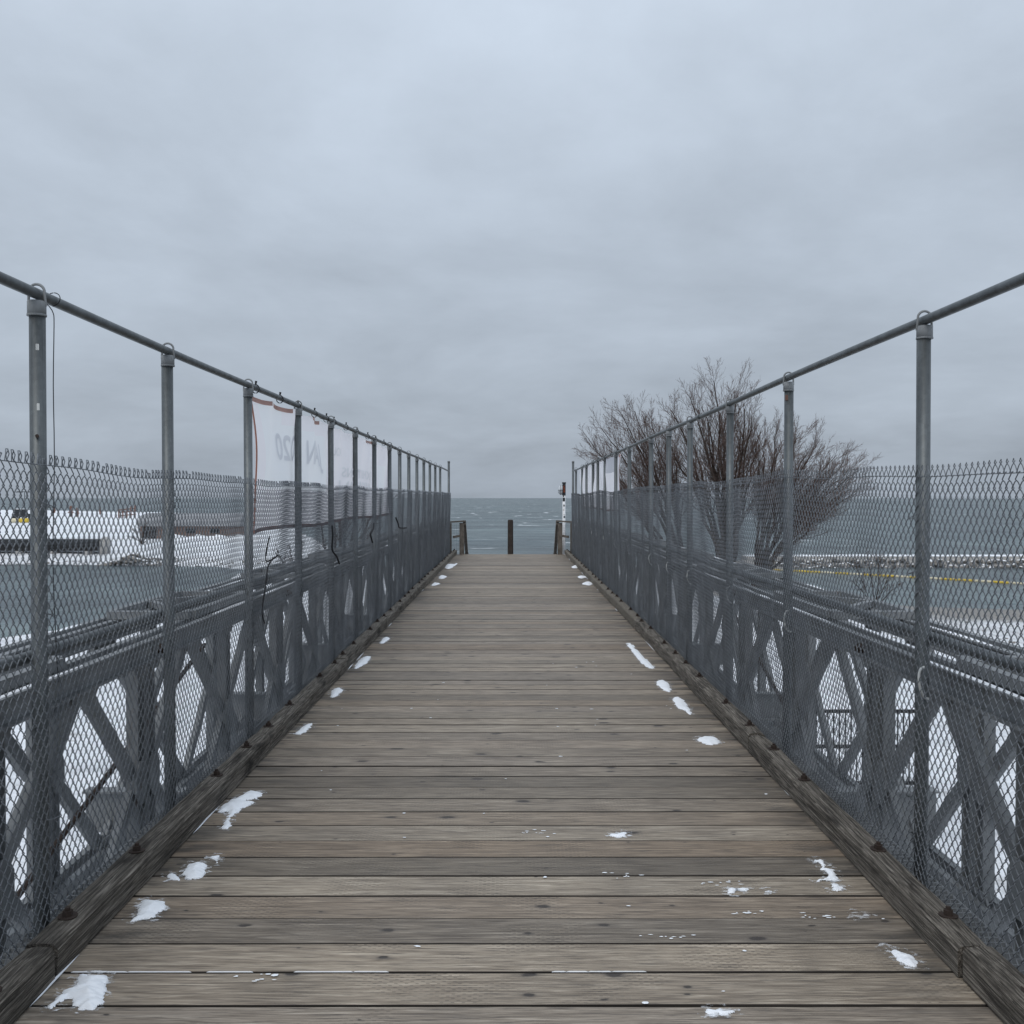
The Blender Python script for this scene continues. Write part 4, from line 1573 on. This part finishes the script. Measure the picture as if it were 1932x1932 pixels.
snow_patch(c8([(36, 1078), (55, 1070), (75, 1085), (60, 1105), (42, 1098)]), 0.01, 'small round snow lump on the right part of the deck')
snow_patch(c8([(100, 1078), (128, 1070), (152, 1082), (120, 1088)]), 0.006, 'small flat snow scrap right of the round lump')
snow_patch(c8([(238, 1090), (298, 1090), (270, 1098)]), 0.004, 'thin snow dash on the right part of the deck')
snow_patch([(1152, 1579), (1166, 1576), (1180, 1573), (1181, 1581), (1166, 1583)], 0.008, 'curved snow scrap right of the middle of the deck, alone')
snow_patch([(1318, 1394), (1345, 1392), (1360, 1400), (1348, 1407), (1330, 1404)], 0.012, 'flat snow patch by the right kerb, first beyond the pointed wedge')
snow_patch([(1271, 1321), (1284, 1317), (1299, 1336), (1306, 1350), (1294, 1343), (1282, 1336)], 0.010, 'slanting snow patch by the right kerb, second beyond the pointed wedge')
snow_patch([(1240, 1288), (1256, 1286), (1268, 1305), (1254, 1303)], 0.012, 'small snow patch by the right kerb, third beyond the pointed wedge')
snow_patch([(1185, 1215), (1193, 1218), (1218, 1244), (1234, 1260), (1222, 1259), (1201, 1238)], 0.010, 'long slanting snow streak by the right kerb, fourth beyond the pointed wedge')
snow_patch(blob(1109, 1101, 16, 6, seed=5), 0.02, 'oval snow patch by the right kerb, third from the far end', )
snow_patch(blob(1098, 1089, 16, 4, seed=6), 0.02, 'oval snow patch by the right kerb, second from the far end')
snow_patch(blob(1086, 1070, 14, 5, seed=8), 0.03, 'oval snow patch by the right kerb, nearest the far end')
snow_patch([(1336, 1916), (1352, 1911), (1370, 1914), (1390, 1918), (1368, 1921), (1345, 1920)], 0.012, 'snow scrap at the bottom edge of the deck, right of the middle')

# loose flecks, smears against the kerbs and white powder packed into the joints
fl = MB()


def fleck(x, y, rx, ry, h=0.004):
    n = 7
    vs = [(x + rx * math.cos(2 * math.pi * i / n) * random.uniform(0.6, 1.2), y + ry * math.sin(2 * math.pi * i / n) * random.uniform(0.6, 1.2), 0.0015) for i in range(n)]
    vs.append((x, y, h))
    fl.add(vs, [(i, (i + 1) % n, n) for i in range(n)])


for _ in range(40):
    y = random.uniform(3.2, 10)
    x = random.choice((-1, 1)) * random.uniform(0.3, 1.55) if random.random() < 0.6 else random.uniform(-0.2, 1.4)
    s_ = random.uniform(0.003, 0.010)
    fleck(x, y, s_ * random.uniform(1, 2.4), s_, 0.003)
for (cx, cy) in ((0.62, 3.72), (0.95, 4.25), (0.52, 4.35), (0.12, 4.9), (1.02, 3.95), (1.3, 3.9), (-0.9, 3.4)):
    for _ in range(9):
        fleck(cx + random.gauss(0, 0.05), cy + random.gauss(0, 0.02), random.uniform(0.004, 0.016), random.uniform(0.002, 0.006), 0.003)
for side in (-1, 1):
    y = 3.0
    while y < 28.5:
        L = random.uniform(0.15, 0.9)
        if random.random() < 0.25:
            w = random.uniform(0.002, 0.006)
            xk = side * (KX[side] - 0.002)
            vs = [(xk, y, 0.0015), (xk - side * w, y + 0.2 * L, 0.0015), (xk - side * w * random.uniform(0.4, 1.0), y + 0.7 * L, 0.0015), (xk, y + L, 0.0015), (xk, y + L * 0.5, 0.010)]
            fl.add(vs, [(0, 1, 4), (1, 2, 4), (2, 3, 4)])
        y += L + random.uniform(0.02, 0.4)
joint_spans = [(3.39, [(-1.6, -0.25), (0.0, 0.9)]), (3.18, [(-0.7, 0.2), (0.5, 1.3)])]
for i in range(n_planks):
    yj = plank_first + i * PW
    if yj < 3.0:
        continue
    k = 0
    if abs(yj - 3.45) < 0.12:
        spans = [(-1.62, -0.95), (-0.8, -0.45), (0.15, 0.5)]
    else:
        spans = []
        for _ in range(k):
            a = random.choice((random.uniform(-1.6, -0.6), random.uniform(0.3, 1.4), random.uniform(-1.6, 1.4)))
            spans.append((a, min(a + random.uniform(0.08, 0.55), 1.6)))
    for a, b in spans:
        x = a
        while x < b:
            L = random.uniform(0.05, 0.25)
            w = random.uniform(0.0009, 0.0020)
            x1 = min(x + L, b)
            fl.add([(x, yj - w, -0.001), (x1, yj - w, -0.001), (x1, yj + w * 0.8, -0.001), (x, yj + w * 0.8, -0.001),
                    (x + 0.01, yj, 0.003), (x1 - 0.01, yj, 0.003)], [(0, 1, 5, 4), (3, 4, 5, 2), (0, 4, 3), (1, 2, 5)])
            x = x1 + (random.uniform(0.01, 0.10) if random.random() < 0.3 else 0.0)
tag(obj('snow_flecks', fl.mesh('snow_flecks'), M_SNOW), 'loose snow flecks and powder in the plank joints and along the kerbs', 'snow', kind='stuff')


# ------------------------------------------------------------------ trees
class Twigs:
    def __init__(self):
        self.groups = {}

    def add(self, pts, radii, sides):
        self.groups.setdefault((len(pts), sides), []).append((pts, radii))

    def mesh(self, name):
        vs, qs, off = [], [], 0
        for (n, sides), items in self.groups.items():
            P = np.array([i[0] for i in items])
            Rr = np.array([i[1] for i in items])
            v, q = tube_arrays(P, Rr, sides, ref=(0.31, 0.72, 0.62))
            vs.append(v)
            qs.append(q + off)
            off += len(v)
        return mesh_np(name, np.concatenate(vs), np.concatenate(qs), True)


def rnd_unit(rr):
    v = Vector((rr.gauss(0, 1), rr.gauss(0, 1), rr.gauss(0, 1)))
    return v.normalized()


def branch(rr, p, d, L, r, n, up, wander):
    pts, radii = [tuple(p)], [r]
    q = Vector(p)
    d = Vector(d).normalized()
    for i in range(n):
        d = (d + rnd_unit(rr) * wander + Vector((0, 0, up))).normalized()
        q = q + d * (L / n)
        pts.append(tuple(q))
        radii.append(r * (1 - 0.75 * (i + 1) / n))
    return pts, radii


def sample(pts, t):
    f = t * (len(pts) - 1)
    i = min(int(f), len(pts) - 2)
    a, b = Vector(pts[i]), Vector(pts[i + 1])
    return a.lerp(b, f - i), (b - a).normalized()


def side_dir(rr, d, ang):
    a = d.cross(rnd_unit(rr))
    if a.length < 1e-3:
        a = d.cross(Vector((1, 0.2, 0.1)))
    a.normalize()
    return (d * math.cos(ang) + a * math.sin(ang)).normalized()


def make_tree(name, base, targets, seed, label, rstem, rmin, nb=18, nsub=9, ntw=5, trunk_h=1.2, trunk_r=0.28, group=None, blen=0.36):
    rr = random.Random(seed)
    t = tag(empty(name, base), label, 'tree' if name != 'bare_shrub' else 'shrub', group)
    big, small = Twigs(), Twigs()
    B = Vector((0, 0, 0))
    top = Vector((0, 0, trunk_h))
    big.add([(0, 0, -0.5), (0.02, 0, trunk_h * 0.4), tuple(top)], [trunk_r * 1.25, trunk_r, trunk_r * 0.8], 9)
    for tg in targets:
        T = Vector(tg) - Vector(base)
        s0 = top + Vector((rr.uniform(-1, 1), rr.uniform(-1, 1), rr.uniform(-0.3, 0.1))) * trunk_r * 0.7
        mid = s0.lerp(T, 0.5) + Vector((rr.uniform(-0.3, 0.3), rr.uniform(-0.3, 0.3), 0)) + Vector((0, 0, 0.06 * (T - s0).length))
        mid.x -= 0.10 * (T.x - s0.x) * 1.2
        n = 12
        pts, radii = [], []
        L = (T - s0).length
        for i in range(n + 1):
            u = i / n
            q = s0 * (1 - u) ** 2 + mid * 2 * u * (1 - u) + T * u * u
            q = q + rnd_unit(rr) * 0.012 * L * (0 if i == 0 else 1)
            pts.append(tuple(q))
            radii.append(rstem * (1 - 0.9 * u) + rmin)
        big.add(pts, radii, 7)
        for k in range(nb):
            u = 0.38 + 0.61 * (k + rr.random()) / nb
            p, d = sample(pts, u)
            bl_ = L * blen * (1.15 - 0.75 * u) * rr.uniform(0.7, 1.25)
            bd = side_dir(rr, d, R(rr.uniform(16, 36)))
            rb = max(rstem * (1 - 0.85 * u) * 0.36, rmin * 1.5)
            bp, brd = branch(rr, p, bd, bl_, rb, 6, 0.05, 0.09)
            big.add(bp, [max(x, rmin) for x in brd], 5)
            for k2 in range(nsub):
                u2 = 0.18 + 0.8 * (k2 + rr.random()) / nsub
                p2, d2 = sample(bp, u2)
                sl = bl_ * 0.36 * (1.2 - 0.7 * u2) * rr.uniform(0.7, 1.3)
                sp, srd = branch(rr, p2, side_dir(rr, d2, R(rr.uniform(18, 45))), sl, max(rb * 0.45, rmin), 4, 0.06, 0.16)
                small.add(sp, [max(x, rmin * 0.9) for x in srd], 3)
                for k3 in range(ntw):
                    p3, d3 = sample(sp, 0.2 + 0.8 * (k3 + rr.random()) / ntw)
                    tp, trd = branch(rr, p3, side_dir(rr, d3, R(rr.uniform(18, 50))), sl * 0.42 * rr.uniform(0.5, 1.3), rmin * 0.8, 3, 0.05, 0.2)
                    small.add(tp, [max(x, rmin * 0.7) for x in trd], 3)
    obj('trunk', big.mesh('trunk'), M_BARK, t)
    obj('crown', small.mesh('crown'), M_TWIG, t)
    return t


def tree_targets(D, pix, seed, shrink=0.9, spread=2.0, base=None):
    rr = random.Random(seed)
    out = []
    for x, y in pix:
        p = at_depth(x, y, D + rr.uniform(-spread, spread))
        b = Vector(base)
        out.append(b + (p - b) * shrink)
    return out


TD = 55.0
base_b = (10.3, TD + 1.0, gz(10.3, TD + 1.0) - 0.05)
base_a = (12.6, TD, gz(12.6, TD) - 0.05)
base_c = (14.4, TD + 0.5, gz(14.4, TD + 0.5) - 0.05)
make_tree('willow_tree', base_b, tree_targets(TD, [(1092, 800), (1118, 775), (1158, 748), (1190, 742), (1222, 765), (1250, 790), (1108, 850), (1150, 800), (1135, 880), (1200, 810), (1175, 775), (1225, 800), (1100, 825), (1270, 815)], 3, 0.92, 2.5, base_b), 11,
          'bare willow leaning left, leftmost of the leafless trees behind the right fence', 0.105, 0.0058)
make_tree('willow_tree', base_a, tree_targets(TD, [(1262, 742), (1300, 715), (1345, 690), (1388, 705), (1425, 755), (1330, 770), (1290, 790), (1395, 800), (1360, 740), (1240, 790), (1440, 790), (1320, 735), (1410, 740), (1375, 780)], 4, 0.93, 2.5, base_a), 12,
          'tallest bare willow with dark upright stems, middle of the trees behind the right fence', 0.13, 0.0058, trunk_r=0.36)
make_tree('willow_tree', base_c, tree_targets(TD, [(1470, 775), (1515, 785), (1555, 805), (1590, 830), (1622, 860), (1540, 870), (1600, 910), (1490, 860), (1570, 950), (1620, 900), (1445, 800), (1460, 840), (1530, 830), (1575, 860), (1545, 915), (1590, 880), (1505, 800), (1635, 865), (1610, 845), (1640, 900), (1475, 815), (1430, 830)], 5, 0.92, 2.5, base_c), 13,
          'bare willow spreading low to the right, rightmost of the trees behind the right fence', 0.10, 0.0058)
lb = (-8.2, 44.0, gz(-8.2, 44.0) - 0.05)
make_tree('bare_tree', lb, tree_targets(44.0, [(680, 800), (665, 815), (700, 835), (735, 890), (640, 850), (600, 930), (760, 900)], 8, 0.86, 1.5, lb), 17,
          'bare tree mostly hidden by the left banner with twigs above the rail', 0.10, 0.008, nb=10, nsub=5, ntw=4)
sb_ = at_depth(1652, 1150, 58.0)
sb = (sb_.x, 58.0, gz(sb_.x, 58.0) - 0.03)
make_tree('bare_shrub', sb, tree_targets(58.0, [(1612, 1060), (1635, 1035), (1660, 1040), (1690, 1060), (1605, 1090), (1705, 1095)], 9, 0.9, 0.6, sb), 18,
          'small leafless shrub on the right shore by the water', 0.04, 0.010, nb=7, nsub=4, ntw=3, trunk_h=0.15, trunk_r=0.1)
s2 = at_depth(555, 1120, 62.0)
s2b = (s2.x, 62.0, gz(s2.x, 62.0) - 0.03)
make_tree('bare_shrub', s2b, tree_targets(62.0, [(520, 1030), (545, 1020), (570, 1015), (600, 1030), (500, 1060), (620, 1050)], 10, 0.9, 1.0, s2b), 19,
          'leafless brush on the left bank, seen below the banner', 0.07, 0.012, nb=9, nsub=4, ntw=3, trunk_h=0.2, trunk_r=0.15)

for (bx0, by0, bD, sd_, lab) in ((268, 1022, 128.0, 31, 'dark leafless brush at the left end of the low brown building'),
                                 (612, 1085, 75.0, 32, 'leafless brush on the left bank below the middle of the banner'),
                                 (672, 1070, 82.0, 33, 'leafless brush on the left bank below the far end of the banner')):
    q0 = at_depth(bx0, by0, bD)
    qb = (q0.x, bD, gz(q0.x, bD) - 0.05)
    make_tree('bare_shrub', qb, tree_targets(bD, [(bx0 - 22, by0 - 30), (bx0 - 8, by0 - 42), (bx0 + 8, by0 - 44), (bx0 + 24, by0 - 30), (bx0 - 30, by0 - 12), (bx0 + 30, by0 - 14)], sd_, 0.9, 1.0, qb), sd_,
              lab, 0.06, 0.014, nb=9, nsub=5, ntw=3, trunk_h=0.2, trunk_r=0.15)

# ------------------------------------------------------------------ shore things
def rock_mesh(seed):
    rr = random.Random(seed)
    bm = bmesh.new()
    bmesh.ops.create_icosphere(bm, subdivisions=1, radius=0.5)
    for v in bm.verts:
        v.co *= rr.uniform(0.78, 1.18)
        v.co.z *= 0.75
    me = bpy.data.meshes.new('stone')
    bm.to_mesh(me)
    bm.free()
    me.materials.append(M_ROCK)
    return me


ROCKS = [rock_mesh(s) for s in range(8)]


def stone(parent, x, y, z, s, rr):
    obj('stone', ROCKS[rr.randrange(8)], None, parent, (x, y, z), (rr.uniform(-0.3, 0.3), rr.uniform(-0.3, 0.3), rr.uniform(0, 6.28)),
        (s * rr.uniform(0.9, 1.5), s * rr.uniform(0.8, 1.2), s * rr.uniform(0.7, 1.0)))


rr = random.Random(4)
bw = tag(empty('breakwater', (27, 105, WATER_Z)), 'long low stone breakwater with a snow-covered flat top beyond the right water', 'breakwater')
core = MB()
core.prism([(-1.9, -1.5), (-1.0, 0.75), (-0.9, 1.12), (1.6, 1.12), (3.2, -1.5)], 'x', -1.0, 60.0)
obj('cap_wall', core, M_CONC, bw)
sc_ = MB()
x = -0.9
while x < 59.5:
    L = rr.uniform(1.2, 5)
    x1 = min(x + L, 59.8)
    sc_.box(x, x1, -0.86 + rr.uniform(0, 0.1), 1.5, 1.121, 1.17 + rr.uniform(0.0, 0.07))
    x = x1 + rr.uniform(0.02, 0.25)
tag(obj('snow_cap', bevel_mesh(sc_.mesh('snow_cap'), 0.015), M_SNOW, bw), 'snow layer on the flat top')
for i in range(85):
    xx = i * 0.70
    stone(bw, xx + rr.uniform(-0.2, 0.2), -1.25 + rr.uniform(-0.2, 0.2), 0.55 + rr.uniform(-0.1, 0.25), rr.uniform(0.55, 0.95), rr)
    stone(bw, xx + rr.uniform(-0.3, 0.3), -1.75 + rr.uniform(-0.3, 0.2), 0.15 + rr.uniform(-0.1, 0.15), rr.uniform(0.6, 1.1), rr)
    stone(bw, xx + rr.uniform(-0.3, 0.3), -2.35 + rr.uniform(-0.4, 0.2), -0.12 + rr.uniform(-0.1, 0.12), rr.uniform(0.45, 1.1), rr)
rp = tag(empty('rock_pile', (-42.5, 106.5, WATER_Z)), 'brown rock pile at the water edge of the left bank', 'rocks')
for i in range(95):
    xx = rr.gauss(0, 1.9)
    yy = rr.uniform(-1.2, 1.8)
    stone(rp, xx, yy, max(gz(-42.5 + xx, 106.5 + yy) - WATER_Z, 0) + 1.25 * math.exp(-(xx / 2.0) ** 2) * rr.uniform(0.35, 1.0) * (1 - 0.3 * abs(yy)), rr.uniform(0.4, 0.8), rr)
# loose stones over the right beach and left waterline: uncountable scatter
sv, sq, off = [], [], 0
rr2 = random.Random(12)
tv = np.array([v.co for v in ROCKS[0].vertices])
tf = np.array([p.vertices[:] for p in ROCKS[0].polygons])
for i in range(900):
    if i < 520:
        x, y = rr2.uniform(16, 48), rr2.uniform(26, 60)
        if rr2.random() > math.exp(-((y - 40) / 9) ** 2) + 0.12:
            continue
    else:
        x = rr2.uniform(-62, -24)
        y = 107.5 + rr2.uniform(-2.0, 2.5) + (0 if x < -45 else (x + 45) * -0.15)
    z = gz(x, y)
    if z < WATER_Z - 0.15:
        continue
    s = rr2.uniform(0.10, 0.42) ** 1.2
    a = rr2.uniform(0, 6.28)
    ca, sa = math.cos(a), math.sin(a)
    v = tv * np.array([s * rr2.uniform(0.8, 1.5), s, s * 0.8])
    v = np.stack([v[:, 0] * ca - v[:, 1] * sa + x, v[:, 0] * sa + v[:, 1] * ca + y, v[:, 2] + z + s * 0.1], axis=1)
    sv.append(v)
    sq.append(tf + off)
    off += len(v)
tag(obj('beach_stones', mesh_np('beach_stones', np.concatenate(sv), np.concatenate(sq)), M_ROCK), 'loose stones scattered over the snowy shores', 'stones', kind='stuff')

# floating boom
bm0 = tag(empty('floating_boom', (31, 96.5, WATER_Z)), 'yellow floating boom line on the water in front of the breakwater', 'boom')
pa, pb = Vector((27.0, 99.5, WATER_Z)), Vector((58.0, 69.0, WATER_Z))
nseg = 30
fmY = MB().tube([(-0.72, 0, 0.05), (-0.68, 0, 0.05), (0.68, 0, 0.05), (0.72, 0, 0.05)], [0.09, 0.14, 0.14, 0.09], 8).mesh('float', True)
fmY.materials.append(M_YELLOW)
fmC = fmY.copy()
fmC.materials.clear()
fmC.materials.append(M_CREAM)
pts = []
for i in range(nseg + 1):
    t = i / nseg
    p = pa.lerp(pb, t) + Vector((0.7, 0.7, 0)) * math.sin(t * math.pi) * 1.2
    pts.append(p)
for i in range(nseg):
    a, b = pts[i], pts[i + 1]
    c = (a + b) / 2 - Vector(bm0.location)
    d = b - a
    obj('float', fmC if i % 5 in (1, 4) else fmY, None, bm0, c, (0, 0, math.atan2(d.y, d.x)))
v, q = tube_arrays(np.array([tuple(p - Vector(bm0.location) + Vector((0, 0, 0.05))) for p in pts]), 0.03, 6)
obj('rope', mesh_np('rope', v, q, True), M_CORD, bm0)

# long dark barge hull on the left bank
pa = on_level(-60, 1047, -5.2)
pb = on_level(184, 1046, -5.2)
hz = -5.05
hull = tag(empty('barge_hull', (pb.x, pb.y, hz)), 'long black steel barge hull lying on concrete blocks along the left bank', 'barge')
Lh = pb.x - pa.x
obj('lower_plate', MB().box(-Lh, 0, 0, 2.6, 0.25, 0.95), M_BLACK, hull)
obj('upper_plate', MB().box(-Lh, 0, -0.05, 2.65, 0.952, 1.62), M_DARK, hull)
for i in range(4):
    xx = -1.2 - i * 4.1
    obj('support_block', MB().box(xx - 0.35, xx + 0.35, -0.25, 0.5, -0.35, 0.248), M_CONC, hull)
pl_ = pb + Vector((0.72, 0, 0))
pile = MB().tube([(0, 0, -0.6), (0, 0, 1.45), (0, 0, 1.8), (0, 0, 1.95)], [0.62, 0.62, 0.42, 0.12], 14)
tag(obj('mooring_pile', pile.mesh('mooring_pile', True), M_CONC, None, (pl_.x + 0.1, pl_.y + 0.2, hz)), 'pale rounded concrete pile at the right end of the black hull', 'pile')

# low building with grey roof
b0 = on_level(300, 1023, -5.0)
bd = tag(empty('low_building', (b0.x, b0.y, gz(b0.x, b0.y) - 0.1)), 'low brown building with a rounded grey roof on the snowy left bank', 'building')
bl0, bl1 = -3.0, 12.2
obj('wall', MB().box(bl0 + 0.2, bl1 - 0.2, 0, 6, 0, 2.0), M_BRICK, bd)
rf = [(-0.5, 1.95), (-0.35, 2.75), (0.6, 3.45), (3.0, 3.85), (5.6, 3.4), (6.4, 2.7), (6.5, 1.95)]
obj('roof', MB().prism(rf, 'x', bl0, bl1), M_ROOF, bd)
obj('doorway_shade', MB().box(bl0 + 0.6, bl0 + 2.6, -0.06, -0.003, 0, 1.9), M_BLACK, bd)  # flat black slab standing for the shade inside the open doorway
for i in range(2):
    w = obj('window', MB().box(4.0 + i * 3.6, 5.4 + i * 3.6, -0.05, -0.003, 0.9, 1.6), M_DARK, bd)
    obj('pane', MB().box(4.1 + i * 3.6, 5.3 + i * 3.6, -0.06, -0.052, 1.0, 1.5), M_GLASS, w)
sd_ = MB()
for i in range(14):
    x = 2 + i
    sd_.tube([(x, -1.6 - 0.5 * math.sin(i), -0.25), (x + 1.6, -1.5, -0.2)], [0.85 + 0.3 * math.sin(i * 2.1), 0.75], 8)
db = tag(obj('snow_bank', sd_.mesh('snow_bank', True), M_SNOW, None, (b0.x, b0.y, gz(b0.x, b0.y) - 0.1)), 'ploughed snow bank in front of the brown building', 'snow bank')

# loader, floats, light mast and rusty posts on the far snow
p = on_level(38, 985, -4.4)
zg = gz(p.x, p.y)
ld = tag(empty('loader', (p.x, p.y, zg)), 'small dark loader with a pale cab roof parked on the far left snow', 'loader')
obj('body', MB().box(-1.5, 1.5, -0.9, 2.6, 0.45, 1.25), M_DARK, ld)
cb = MB().prism([(-1.15, 1.25), (1.15, 1.25), (0.95, 2.35), (-0.95, 2.35)], 'y', -0.4, 1.5)
cab = obj('cab', cb, M_DARK, ld)
obj('cab_roof', MB().box(-1.05, 1.05, -0.5, 1.6, 2.351, 2.5), M_WHITE, ld)
obj('windscreen', MB().prism([(-0.95, 1.4), (0.95, 1.4), (0.82, 2.2), (-0.82, 2.2)], 'y', -0.43, -0.403), M_GLASS, ld)
for sx_ in (-1.35, 1.35):
    for sy in (-0.2, 1.9):
        obj('wheel', MB().tube([(sx_ - 0.2, sy, 0.5), (sx_ + 0.2, sy, 0.5)], 0.52, 14), M_BLACK, ld)
p2 = on_level(28, 992, -4.5)
for dx, mt, lab in ((0.0, M_CREAM, 'cream drum float on the far snow in front of the loader'), (2.0, M_YELLOW, 'bright yellow drum float on the far snow in front of the loader')):
    m = MB().tube([(-0.9, 0, 0.5), (-0.8, 0, 0.5), (0.8, 0, 0.5), (0.9, 0, 0.5)], [0.4, 0.5, 0.5, 0.4], 14)
    tag(obj('drum_float', m.mesh('drum_float', True), mt, None, (p2.x + dx, p2.y, gz(p2.x + dx, p2.y))), lab, 'float')
mp = on_level(47, 978, -4.5)
mz = gz(mp.x, mp.y)
mast = tag(empty('light_mast', (mp.x, mp.y, mz)), 'thin floodlight mast with a cross arm standing far off on the left snow', 'mast')
hm = 1.75 - (927 - EYE_Y) / F * mp.y - mz
obj('pole', MB().tube([(0, 0, -0.3), (0, 0, hm)], [0.16, 0.10], 8), M_GALV, mast)
obj('cross_arm', MB().tube([(-2.2, 0, hm - 0.1), (2.2, 0, hm - 0.1)], 0.08, 6), M_DARK, mast)
for xx in (-2.0, -1.0, 1.0, 2.0):
    obj('floodlight', MB().box(xx - 0.42, xx + 0.42, -0.3, 0.3, hm - 0.32, hm - 0.12), M_DARK, mast)
rust_things = [(98, 960, 0.5, 2.3, 'pale rusty marker post on the far snow right of the light mast'),
               (98 + 2, 976, 0, 0, None)]
for (px, py, w, h, lab) in ((102, 972, 0.9, 2.2, 'thin pinkish marker post on the far snow beside the nearest fence post'),
                            (134, 978, 1.0, 3.2, 'rusty red post, left of the pair standing on the far snow'),
                            (146, 978, 0.8, 2.6, 'rusty brown post, right of the pair standing on the far snow'),
                            (189, 974, 0.5, 2.6, 'lone dark rusty post standing on the far snow')):
    p = on_level(px, py, -4.6)
    m = MB().tube([(0, 0, -0.4), (0.03, 0, h * 0.8), (0.06, 0, h)], [w / 2, w / 2, w / 3], 8).box(-w * 0.7, w * 0.7, -w * 0.4, w * 0.4, h * 0.35, h * 0.45)
    tag(obj('marker_post', m, M_REDRUST, None, (p.x, p.y, gz(p.x, p.y))), lab, 'post')
p = on_level(240, 981, -4.6)
cr = tag(empty('steel_frame', (p.x, p.y, gz(p.x, p.y))), 'rusty red lattice frame lying on the far snow', 'frame')
for i in range(5):
    obj('upright', MB().box(-2.4 + i * 1.1, -2.1 + i * 1.1, -0.1, 0.1, -0.2, 2.2 + 0.3 * i), M_REDRUST, cr)
for z in (0.5, 1.4, 2.1):
    obj('crossbar', MB().bar((-2.4, 0, z), (2.4, 0, z + 0.5), 0.26, 0.26), M_REDRUST, cr)

# black iron railing on the bank below the right side
ir = tag(empty('iron_railing', (6.4, 20.5, gz(6.4, 20.5))), 'black iron railing with thin pickets on the snow below the right side of the bridge', 'railing')
for i in range(3):
    obj('post', MB().box(-0.04 + i * 1.3, 0.04 + i * 1.3, -0.04, 0.04, -0.2, 1.9), M_BLACK, ir)
for z in (0.25, 1.05, 1.82):
    obj('rail', MB().box(-0.04, 2.64, -0.03, 0.03, z, z + 0.07), M_BLACK, ir)
for i in range(20):
    obj('picket', MB().box(0.11 + i * 0.127, 0.133 + i * 0.127, -0.012, 0.012, 0.30, 1.83), M_BLACK, ir)
